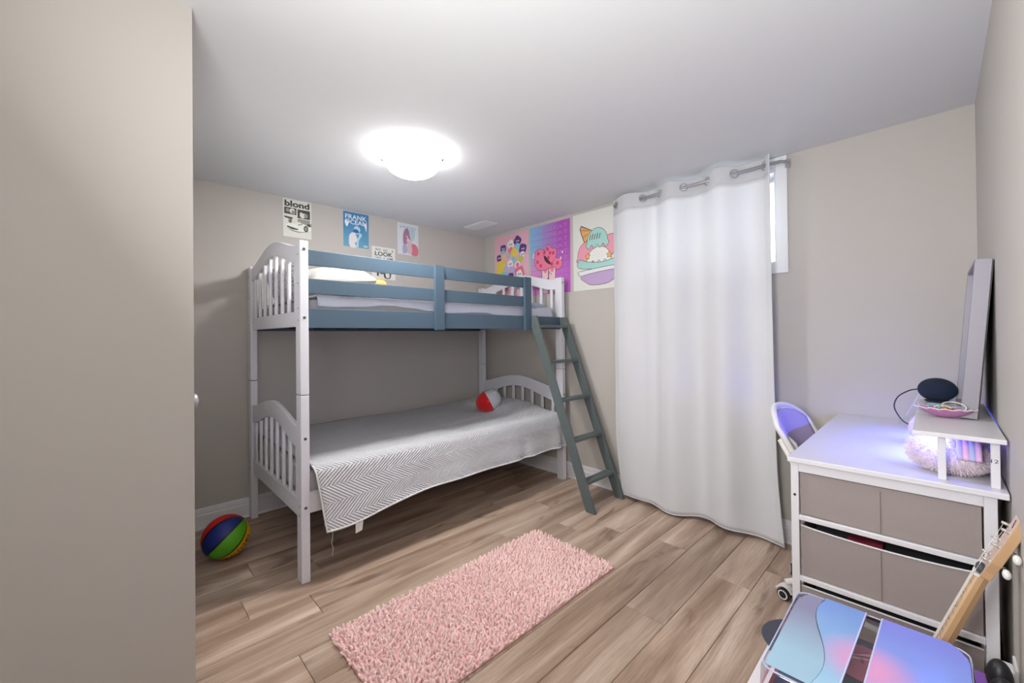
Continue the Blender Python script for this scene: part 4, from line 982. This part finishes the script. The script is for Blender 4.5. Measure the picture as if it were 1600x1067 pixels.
for i in range(60):
    a, r_ = random.uniform(0, 6.28), random.uniform(0, 1)**.6; mb.ball((dc.x+math.cos(a)*.022*r_, dc.y+math.sin(a)*.036*r_, SZ+.022+.010*(1-r_)+random.uniform(0, .006)), .0035, 6, 4)
mb.build('gold_chain', gold, jw, smooth=True)
for c_, r_, tl_, m_, nm in (((.005, -.022, .046), .026, .9, M['pearl'], 'white_cord'), ((0, .028, .043), .014, .4, flat('aqua', 120, 200, 215), 'aqua_bead_loop'), ((.01, .005, .034), .020, .2, M['pearl'], 'white_cord')):
    MB().tube([(dc.x+c_[0]+math.cos(a)*r_*math.sin(tl_), dc.y+c_[1]+math.cos(a)*r_*1.1, SZ+c_[2]-.006+math.sin(a)*r_*(.6)) for a in np.linspace(0, 6.28, 25)], .0018, 6).build(nm, m_, jw, smooth=True)

# leaning frame
fr = thing('picture_frame', (2.35, -.08, SZ), 'deep silver box frame leaning against the wall on the raised shelf', 'frame')
silver = mat('silver_frame', srgb(146, 142, 152), .45, .2, bump=.2, bscale=400)
fx0, fx1 = 2.10, 2.56; Hf = .545
th_ = math.atan2(.040, .54); tdir = Vector((0, -math.sin(th_), math.cos(th_))); ndir = Vector((0, math.cos(th_), math.sin(th_)))
o0 = Vector((0, -.094, SZ+.002)); Df = .040
def fp(x, h, d): return Vector((x, 0, 0))+o0+tdir*h+ndir*d
def fbox(x0_, x1_, h0, h1, d0, d1):
    mb = MB(); v = [fp(x, h, d) for x in (x0_, x1_) for d in (d0, d1) for h in (h0, h1)]
    mb.add(v, [(0, 1, 3, 2), (4, 6, 7, 5), (0, 4, 5, 1), (2, 3, 7, 6), (0, 2, 6, 4), (1, 5, 7, 3)]); return mb
bw_ = .014
for a in ((fx0, fx0+bw_, 0, Hf), (fx1-bw_, fx1, 0, Hf), (fx0+bw_, fx1-bw_, 0, bw_), (fx0+bw_, fx1-bw_, Hf-bw_, Hf)):
    fbox(a[0], a[1], a[2], a[3], 0, Df).build('frame_side', silver, fr, bevel=.0015)
fbox(fx0+bw_, fx1-bw_, bw_, Hf-bw_, .004, .008).build('picture', gradient('picture_print', [(0, (150, 190, 215)), (.5, (210, 214, 220)), (1, (225, 205, 215))], 'y', rough=.3), fr)
mb = MB(); vv = [fp(x, h, .0085) for x, h in ((fx0+bw_, bw_), (fx1-bw_, bw_), (fx1-bw_, Hf-bw_), (fx0+bw_, Hf-bw_))]
mb.add(vv, [(0, 1, 2, 3)], 0, [(0, 0), (1, 0), (1, 1), (0, 1)]); mb.build('print', gradient('print_sky', [(0, (120, 170, 205)), (.55, (200, 206, 212)), (1, (226, 214, 206))], 'y', rough=.3), fr)
fbox(fx0+bw_-.001, fx0+bw_+.003, bw_, Hf-bw_, .010, Df-.001).build('mount_edge', flat('teal_edge', 120, 190, 215), fr)
fbox(fx0+.004, fx1-.004, .004, Hf-.004, -.003, .0).build('backing', M['black'], fr)
MB().tube([fp(2.14, .42, -.004), fp(2.3, .47, -.012), fp(2.5, .42, -.004)], .0012, 5).build('hanging_wire', M['nickel'], fr)

# ---------------------------------------------------------------- desk chair
ch = thing('desk_chair', (2.42, .36, 0), 'white swivel chair with lavender LED light coloured into its backrest, tucked under the desk', 'chair')
def backp(u, v, d=0):
    # u across (0 near .. 1 far), v up
    a = 2*u-1
    # half width narrows at the very top and bottom
    wz = .205*(1-.10*(1-v))
    x = 2.44+a*wz; zt = .882-.075*abs(a)**3.2-.012*(a > 0)*a; z = .57+(zt-.57)*v
    y = .46+.10*v**1.1-.085*a*a*(1-.25*v)-.02*a
    return Vector((x, y+d, z))
mb = MB(); mb.grid(lambda u, v: backp(u, v, .014), 26, 18); mb.build('backrest', M['shell'], ch, smooth=True, solid=.016)
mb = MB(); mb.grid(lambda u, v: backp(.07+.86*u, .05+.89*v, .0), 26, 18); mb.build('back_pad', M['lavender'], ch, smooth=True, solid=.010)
rim = [backp(u, 1, .008) for u in np.linspace(0, 1, 30)]; rim = [backp(0, v, .008) for v in np.linspace(0, .95, 16)]+rim+[backp(1, v, .008) for v in np.linspace(.95, 0, 16)]
MB().tube(rim, .0125, 10).build('rim', M['shell'], ch, smooth=True)
mb = MB()
def seatp(u, v):
    a, b = 2*u-1, 2*v-1; k = (1-.12*(abs(a)**3+abs(b)**3)); return (2.44+a*.205*k, .29+b*.20*k, .485+.035*(abs(a)**3)+.01*b*b)
mb.grid(seatp, 24, 24); mb.build('seat', M['shell'], ch, smooth=True, solid=.035)
for s, x in ((0, 2.285), (1, 2.59)):
    MB().tube([(x, .42, .53), (x, .475, .64), (x+.005, .525, .735), (x+.02, .505, .752), (x+.03, .475, .72), (x+.03, .44, .62)], .012, 10).build('arm_support', M['shell'], ch, smooth=True)
CXc, CYc = 2.40, .335
MB().cyl((CXc, CYc, .13), (CXc, CYc, .47), .022, 20).build('column', M['nickel'], ch, smooth=True)
MB().cyl((CXc, CYc, .07), (CXc, CYc, .16), .04, 20).build('hub', M['shell'], ch, smooth=True)
ang0 = math.atan2(.507-CYc, 2.262-CXc)
for i in range(5):
    a = ang0+i*2*math.pi/5; dx_, dy_ = math.cos(a), math.sin(a); Rr = math.hypot(.507-CYc, 2.262-CXc)
    if i != 0: Rr = .215
    e = Vector((CXc+dx_*Rr, CYc+dy_*Rr, 0))
    if e.y < YC+.05: e.y = YC+.05
    MB().tube([(CXc+dx_*.03, CYc+dy_*.03, .115), (CXc+dx_*Rr*.6, CYc+dy_*Rr*.6, .095), (e.x, e.y, .080)], [.02, .016, .012], 10).build('base_leg', M['shell'], ch, smooth=True)
    ta = a+1.2+i*.7; wd = Vector((math.cos(ta), math.sin(ta), 0))
    if i == 0: wd = Vector((-.70, .18, 0)).normalized()
    cs_ = MB()
    for s in (-1, 1): cs_.cyl(e+Vector((0, 0, .0275))+wd*(.008*s), e+Vector((0, 0, .0275))+wd*(.026*s), .027, 24)
    co_ = cs_.build('caster', M['black'], ch, bevel=.003)
    for s in (-1, 1): MB().lathe(e+Vector((0, 0, .0275))+wd*(.0262*s), [(.016, 0), (.021, 0), (.021, .0015), (.016, .0015)], 24, axis=wd*s).build('wheel_ring', M['shell'], co_)
    sd = wd.cross(Vector((0, 0, 1)))
    hood = [e+Vector((0, 0, .0275))+(sd*math.cos(q)+Vector((0, 0, 1))*math.sin(q))*.036 for q in np.linspace(R(20), R(160), 12)]
    mb = MB(); 
    for j in range(11): mb.beam(hood[j], hood[j+1], wd*.017, (hood[j]-e-Vector((0, 0, .0275))).normalized()*.004)
    mb.build('hood', M['shell'], co_)

# ---------------------------------------------------------------- guitar standing between desk and player
gt = thing('small_guitar', (1.62, .16, 0), 'small guitar with a pale maple neck leaning on the right wall beside the desk', 'guitar')
gx0, gx1 = 1.600, 1.640           # neck faces
nk = [(-.069, .617), (-.004, .430)]
nd = Vector((0, nk[0][0]-nk[1][0], nk[0][1]-nk[1][1])).normalized(); nn = Vector((0, nd.z, -nd.y))    # nn faces the room (+y)
nut = Vector((0, -.069, .617)); 
def gp(x, t, d): return Vector((x, 0, 0))+nut-nd*t+nn*d
mb = MB(); N_ = 14; vs = []
for i in range(N_+1):
    t = i/N_*.36; d_ = .021+.004*(i/N_); ww = .020+.004*i/N_; xm = 1.620
    for (xx, dd) in ((-1, 0), (-1.0, -.45), (-.55, -.95), (.55, -.95), (1, -.45), (1, 0)): vs.append(gp(xm+xx*ww, t, dd*d_))
fs = [(i*6+k, i*6+(k+1) % 6, (i+1)*6+(k+1) % 6, (i+1)*6+k) for i in range(N_) for k in range(6)]+[tuple(range(6)), tuple(N_*6+k for k in range(6))[::-1]]
mb.add(vs, fs); nko = mb.build('neck', M['maple'], gt, autosm=35)
mb = MB(); mb.add([gp(1.620+s*(.020+.004*t/.36), t, d_) for t in (.004, .40) for s in (-1, 1) for d_ in (0, .005)], [(0, 1, 3, 2), (4, 6, 7, 5), (0, 4, 5, 1), (2, 3, 7, 6), (0, 2, 6, 4), (1, 5, 7, 3)])
fb = mb.build('fretboard', M['fretboard'], gt)
for i in range(12):
    t = .50*(1-2**(-(i+1)/12)); w_ = .020+.004*t/.36
    MB().cyl(gp(1.620-w_, t, .0055), gp(1.620+w_, t, .0055), .0012, 6).build('fret', M['nickel'], fb)
    if i in (2, 4, 6, 8): MB().cyl(gp(1.62, t-.012, .0045), gp(1.62, t-.012, .0056), .0025, 10).build('dot', M['black'], fb)
MB().beam(gp(1.599, 0, .004), gp(1.641, 0, .004), nd*.003, nn*.005).build('nut', M['pearl'], gt)
# headstock bends back towards the wall
hd_ = Vector((0, -.072, .178)).normalized(); hn = Vector((0, hd_.z, -hd_.y)); h0 = nut+nn*(-.002)
hp = lambda x, t, d: Vector((x, 0, 0))+h0+hd_*t+hn*d
prof = [(-.020, 0), (-.021, .02), (-.028, .05), (-.030, .12), (-.026, .178), (.026, .178), (.030, .12), (.028, .05), (.021, .02), (.020, 0)]
MB().prism([hp(1.620+x, t, 0) for x, t in prof], hn*-.019).build('headstock', M['maple'], gt, bevel=.002)
MB().prism([hp(1.620+x*.98, t, .001) for x, t in prof], hn*-.001).build('head_face', mat('head_face', srgb(222, 196, 180), .4), gt)
MB().ball(hp(1.617, .016, .004), (.015, .010, .016), 16, 8).build('rod_cover', flat('dark_grey_plastic', 70, 74, 82), gt, smooth=True)
for k in range(3):
    for s in (-1, 1):
        t = .048+k*.045+(.0 if s < 0 else .008); x = 1.62+s*.017
        mb = MB(); mb.cyl(hp(x, t, -.001), hp(x, t, .016), .0036, 10); mb.cyl(hp(x, t, .0), hp(x, t, .003), .0065, 12); mb.build('tuning_post', M['post'], gt, smooth=True)
        mb = MB(); mb.cyl(hp(x, t, -.019), hp(x, t, -.026), .004, 10); mb.build('peg_shaft', M['chrome'], gt)
        p0 = hp(x-.012*0, t, -.030); mb = MB(); mb.ball(hp(1.62+s*.052, t, -.026), (.012, .008, .012), 14, 8); mb.cyl(hp(1.62+s*.020, t, -.024), hp(1.62+s*.045, t, -.026), .003, 8); mb.build('tuning_button', M['pearl'], gt, smooth=True)
mb = MB()
for i, c_ in enumerate(((0, 0), (.010, -.004), (.020, .002))): mb.beam(hp(1.609+c_[0]*.4, .150+i*.007, .0013), hp(1.613+c_[0]*.4, .156+i*.007, .0013), Vector((.0035, 0, 0)), hn*.0003)
mb.build('logo_mark', M['black'], gt)
for i in range(6):
    x = 1.607+i*.0052; s = -1 if i < 3 else 1; k = [0, 1, 2, 2, 1, 0][i]; t = .048+k*.045+(.0 if s < 0 else .008)
    MB().tube([hp(1.62+s*.017, t, .012), gp(x, 0, .009), gp(x, .40, .010)], .0004, 4).build('string', M['pearl'], gt)
# body
def gout(t):  # half width along the body, t 0 top..1 bottom
    return .105*(.35+.65*math.sin(math.pi*min(1, t*1.0))**.5) if False else .0
bd = []; nb = 44
for i in range(nb):
    a = 2*math.pi*i/nb; yy = math.cos(a); xx = math.sin(a)
    wv = .092+.028*(-yy)-.022*math.exp(-((yy-.12)/.28)**2); bd.append((xx*wv*(1 if abs(xx) < 1.1 else 1), .36+.135-.135*yy))
base_t = 0
MB().prism([gp(1.62+x, t, .001) for x, t in bd], nn*-.060).build('body', M['maple'], gt, bevel=.003)
MB().prism([gp(1.62+x*.97, .36+(t-.36)*.98+.003, .003) for x, t in bd], nn*-.002).build('sound_board', M['fretboard'], gt)
MB().lathe(gp(1.62, .44, .0032), [(0, 0), (.032, 0)], 28, axis=nn).build('sound_hole', M['black'], gt)
MB().beam(gp(1.58, .55, .006), gp(1.66, .55, .006), nd*.008, nn*.004).build('bridge', M['dark'], gt)

# ---------------------------------------------------------------- side table and record player
SB = .365; tx0, tx1, ty0, ty1 = .72, 1.47, YC+.02, .345
st = thing('side_table', (1.1, .1, 0), 'low white side table under the record player', 'table')
MB().box(tx0, tx1, ty0, ty1, SB-.022, SB).build('tabletop', M['desk'], st, bevel=.004)
for x in (tx0+.02, tx1-.055):
    for y in (ty0+.02, ty1-.055): MB().box(x, x+.035, y, y+.035, 0, SB-.022).build('leg', M['desk'], st, bevel=.003)
MB().box(tx0+.055, tx1-.055, ty1-.045, ty1-.027, SB-.08, SB-.022).build('apron', M['desk'], st)
MB().box(tx0+.055, tx1-.055, ty0+.027, ty0+.045, SB-.08, SB-.022).build('apron', M['desk'], st)
px0, px1, py0, py1 = 1.04, 1.435, -.052, .292; LZ = .505; BZ = .440
rp = thing('record_player', ((px0+px1)/2, (py0+py1)/2, SB), 'pink suitcase record player with a clear lid and pastel sheets on top', 'record player')
for x in (px0+.03, px1-.03):
    for y in (py0+.03, py1-.03): MB().cyl((x, y, SB), (x, y, SB+.010), .012, 14).build('foot', M['black'], rp)
mb = MB(); mb.box(px0, px1, py0+.004, py1-.004, SB+.010, BZ-.012); mb.build('case', M['pink'], rp, bevel=.010)
MB().box(px0+.012, px1-.012, py0+.016, py1-.016, BZ-.0125, BZ-.010).build('deck', flat('deck_grey', 92, 100, 128), rp)
pcx, pcy = 1.305, .135
MB().lathe((pcx, pcy, BZ-.010), [(0, 0), (.105, 0), (.105, .012), (0, .012)], 48).build('platter', flat('platter_grey', 84, 92, 122), rp, autosm=35)
MB().lathe((pcx, pcy, BZ+.003), [(0, 0), (.070, 0), (.070, .002), (0, .002)], 48).build('record_label', M['pink_record'], rp, autosm=35)
MB().cyl((pcx, pcy, BZ), (pcx, pcy, BZ+.014), .0035, 12).build('spindle', M['chrome'], rp)
mb = MB(); mb.tube([(1.385, .0, BZ+.02), (1.30, .01, BZ+.02), (1.22, .045, BZ+.016)], .004, 8); mb.cyl((1.385, 0, BZ-.01), (1.385, 0, BZ+.024), .014, 16); mb.build('tone_arm', M['chrome'], rp, smooth=False)
for y in (.262, .02): MB().box(px0-.010, px0+.004, y-.016, y+.016, BZ-.045, BZ+.004).build('latch', M['nickel'], rp, bevel=.003)
# lid: walls and a rounded top
def rrect(x0_, x1_, y0_, y1_, r_, z, n=6):
    pts = []
    for cx_, cy_, a0 in ((x1_-r_, y1_-r_, 0), (x0_+r_, y1_-r_, 90), (x0_+r_, y0_+r_, 180), (x1_-r_, y0_+r_, 270)):
        for i in range(n+1): a = R(a0+90*i/n); pts.append((cx_+math.cos(a)*r_, cy_+math.sin(a)*r_, z))
    return pts
mb = MB(); rings = [rrect(px0, px1, py0, py1, .028, BZ-.010), rrect(px0+.002, px1-.002, py0+.002, py1-.002, .028, LZ-.016), rrect(px0+.006, px1-.006, py0+.006, py1-.006, .027, LZ-.005), rrect(px0+.018, px1-.018, py0+.018, py1-.018, .022, LZ)]
n = len(rings[0]); mb.add([q for r_ in rings for q in r_], [(i*n+k, i*n+(k+1) % n, (i+1)*n+(k+1) % n, (i+1)*n+k) for i in range(3) for k in range(n)]+[tuple(3*n+k for k in range(n))])
lid = mb.build('lid', M['lid'], rp, smooth=False, autosm=50)
MB().tube(rings[2]+[rings[2][0]], .0018, 6, close=False).build('lid_edge', flat('lid_edge', 186, 196, 226), lid)

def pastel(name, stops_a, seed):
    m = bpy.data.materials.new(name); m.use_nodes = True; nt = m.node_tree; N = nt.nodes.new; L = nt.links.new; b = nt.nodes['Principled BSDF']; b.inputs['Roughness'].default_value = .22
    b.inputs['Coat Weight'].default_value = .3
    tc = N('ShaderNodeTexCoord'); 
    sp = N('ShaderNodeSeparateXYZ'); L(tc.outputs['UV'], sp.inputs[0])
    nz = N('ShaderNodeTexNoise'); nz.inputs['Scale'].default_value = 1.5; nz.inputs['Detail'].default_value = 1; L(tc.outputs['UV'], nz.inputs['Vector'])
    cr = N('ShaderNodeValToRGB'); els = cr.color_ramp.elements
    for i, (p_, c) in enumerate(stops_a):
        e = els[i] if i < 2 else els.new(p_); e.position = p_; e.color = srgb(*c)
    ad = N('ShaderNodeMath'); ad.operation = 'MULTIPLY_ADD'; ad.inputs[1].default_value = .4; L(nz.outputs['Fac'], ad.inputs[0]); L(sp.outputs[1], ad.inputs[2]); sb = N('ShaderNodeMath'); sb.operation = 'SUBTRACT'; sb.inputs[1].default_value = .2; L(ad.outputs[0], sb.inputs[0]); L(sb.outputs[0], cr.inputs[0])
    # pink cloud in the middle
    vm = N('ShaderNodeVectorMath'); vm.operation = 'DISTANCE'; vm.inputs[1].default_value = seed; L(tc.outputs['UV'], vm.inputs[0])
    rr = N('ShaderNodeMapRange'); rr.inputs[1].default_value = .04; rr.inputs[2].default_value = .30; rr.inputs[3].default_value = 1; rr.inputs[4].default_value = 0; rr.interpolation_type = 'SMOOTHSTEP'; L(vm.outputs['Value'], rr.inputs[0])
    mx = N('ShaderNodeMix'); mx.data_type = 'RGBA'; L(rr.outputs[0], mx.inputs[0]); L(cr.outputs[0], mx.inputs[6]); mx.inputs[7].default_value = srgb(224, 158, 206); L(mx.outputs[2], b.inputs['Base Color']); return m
def film(name, pts, m, z0=LZ+.0002, th=.0016, parent=None):
    mb = MB(); n = len(pts); xs = [p_[0] for p_ in pts]; ys = [p_[1] for p_ in pts]
    vs = [(x, y, z0+th) for x, y in pts]+[(x, y, z0) for x, y in pts]
    U = [((y-film_y0)/(film_y1-film_y0), (x-px0)/(px1-px0)) for x, y in pts]*2
    mb.add(vs, [tuple(range(n)), tuple(range(n, 2*n))[::-1]]+[(i, (i+1) % n, n+(i+1) % n, n+i) for i in range(n)], 0, U); return mb.build(name, m, parent)
film_y0, film_y1 = py1, py0
fx_a, fx_b = px0+.012, px1-.008
NW = 19
def lerp(a, b, t): return a+(b-a)*t
def strip(name, A, B, m, z0=LZ+.0002, th=.0014):
    """flat sheet between two edges that run from the wall-side end to the near end of the lid"""
    n = len(A); mb = MB(); f = []; vs = [(x, y, z0+th) for x, y in A]+[(x, y, z0+th) for x, y in B]+[(x, y, z0) for x, y in A]+[(x, y, z0) for x, y in B]
    for i in range(n-1): f += [(i, i+1, n+i+1, n+i), (2*n+i, 3*n+i, 3*n+i+1, 2*n+i+1), (i, 2*n+i, 2*n+i+1, i+1), (n+i, n+i+1, 3*n+i+1, 3*n+i)]
    f += [(0, n, 3*n, 2*n), (n-1, 3*n-1, 4*n-1, 2*n-1)]
    U = [((film_y0-y)/(film_y0-film_y1), (x-px0)/(px1-px0)) for x, y in A+B]*2
    mb.add(vs, f, 0, U); return mb.build(name, m, rp)
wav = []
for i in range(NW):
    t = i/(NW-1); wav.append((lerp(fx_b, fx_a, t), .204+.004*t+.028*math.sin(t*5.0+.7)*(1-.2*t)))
strip('pastel_sheet', wav, [(lerp(fx_b, fx_a, i/(NW-1)), lerp(.1365, .1515, i/(NW-1))) for i in range(NW)], pastel('pastel_blue', [(0, (160, 200, 226)), (.45, (132, 180, 224)), (1, (124, 156, 224))], (.50, .42, 0)))  # thin blue sheet on the lid, blending to pink in the middle
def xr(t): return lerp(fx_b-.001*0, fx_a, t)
strip('pastel_sheet', [(lerp(fx_b, fx_a, i/(NW-1)), lerp(.107, .118, i/(NW-1))) for i in range(NW)], [(lerp(fx_b, fx_a, i/(NW-1)), py0+.008+.03*(1-min(1, i/3))**2) for i in range(NW)], pastel('pastel_violet', [(0, (134, 164, 226)), (.5, (128, 158, 232)), (1, (140, 140, 240))], (.52, .40, 0)))  # second sheet, violet blue with the same pink centre
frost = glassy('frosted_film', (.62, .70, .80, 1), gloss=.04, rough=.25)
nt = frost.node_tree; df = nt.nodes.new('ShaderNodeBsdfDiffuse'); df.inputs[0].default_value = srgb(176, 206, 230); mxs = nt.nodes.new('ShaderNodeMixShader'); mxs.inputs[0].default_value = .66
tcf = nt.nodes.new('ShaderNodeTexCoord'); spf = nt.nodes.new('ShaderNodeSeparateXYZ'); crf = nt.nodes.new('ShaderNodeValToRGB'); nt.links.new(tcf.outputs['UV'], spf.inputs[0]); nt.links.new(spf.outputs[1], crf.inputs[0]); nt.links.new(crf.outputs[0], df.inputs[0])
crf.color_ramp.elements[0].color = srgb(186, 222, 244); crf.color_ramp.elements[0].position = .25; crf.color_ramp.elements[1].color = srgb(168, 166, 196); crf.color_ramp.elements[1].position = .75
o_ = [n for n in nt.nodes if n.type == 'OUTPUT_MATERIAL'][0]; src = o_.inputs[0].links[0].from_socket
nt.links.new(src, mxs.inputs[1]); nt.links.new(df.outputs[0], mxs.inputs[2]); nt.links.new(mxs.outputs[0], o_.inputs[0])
strip('frosted_sheet', [(lerp(fx_b-.01, fx_a, i/(NW-1)), py1-.014-.02*(1-min(1, i/3))**2) for i in range(NW)], [(lerp(fx_b-.01, fx_a, i/(NW-1)), wav[i][1]+.0008) for i in range(NW)], frost)  # half-clear pale blue sheet along the left side of the lid
# strip of the lid between the sheets has faint dividing lines
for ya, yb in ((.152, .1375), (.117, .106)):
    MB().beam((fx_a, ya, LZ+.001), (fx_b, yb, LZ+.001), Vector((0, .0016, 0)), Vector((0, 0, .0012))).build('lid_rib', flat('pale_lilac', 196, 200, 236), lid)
# record tucked behind the player, dark earbud case, purple box
tag(MB().lathe((1.40, .272, SB+.001), [(0, 0), (.100, 0), (.102, .0015), (.100, .003), (0, .003)], 56).build('vinyl_record', flat('record_grey', 62, 64, 78), origin=(1.40, .272, SB), autosm=35), 'dark vinyl record poking out beside the record player', 'record')

hp_ = thing('headphones', (1.40, -.095, SB), 'black padded headphones at the right edge beside the record player', 'headphones')
for dx_ in (0, .075):
    MB().ball((1.385+dx_, -.092, SB+.085), (.026, .022, .042), 20, 12).build('ear_cup', M['black'], hp_, smooth=True)
MB().tube([(1.385+.0375+math.cos(a)*.045, -.092, SB+.07-math.sin(a)*.062) for a in np.linspace(.1, math.pi-.1, 16)], .007, 8).build('headband', M['black'], hp_, smooth=True)
pb = MB().box(1.50, 1.56, -.085, -.040, 0, .395).build('storage_box', flat('purple_box', 150, 100, 205), bevel=.004, origin=(1.53, -.06, 0)); tag(pb, 'narrow purple box standing between the record player and the desk', 'box')

# wall charger and cables behind the desk
oc = thing('power_outlet', (1.72, YC, .30), 'white electrical outlet with a plugged in adapter low on the right wall', 'outlet')
MB().box(1.66, 1.735, YC, YC+.006, .255, .375).build('cover_plate', M['trim'], oc, bevel=.002)
MB().box(1.675, 1.72, YC+.006, YC+.030, .31, .36).build('adapter', M['trim'], oc, bevel=.004)
for z in (.27, .295): MB().box(1.690, 1.694, YC+.006, YC+.0068, z, z+.012).build('slot', M['black'], oc)
tag(MB().tube([(1.70, YC+.02, .315), (1.715, YC+.016, .25), (1.80, YC+.012, .18), (1.95, YC+.012, .30), (2.1, YC+.012, .55), (2.2, YC+.012, .70)], .003, 8).build('power_cable', M['black'], smooth=True), 'black power cable running behind the desk along the wall', 'cable')
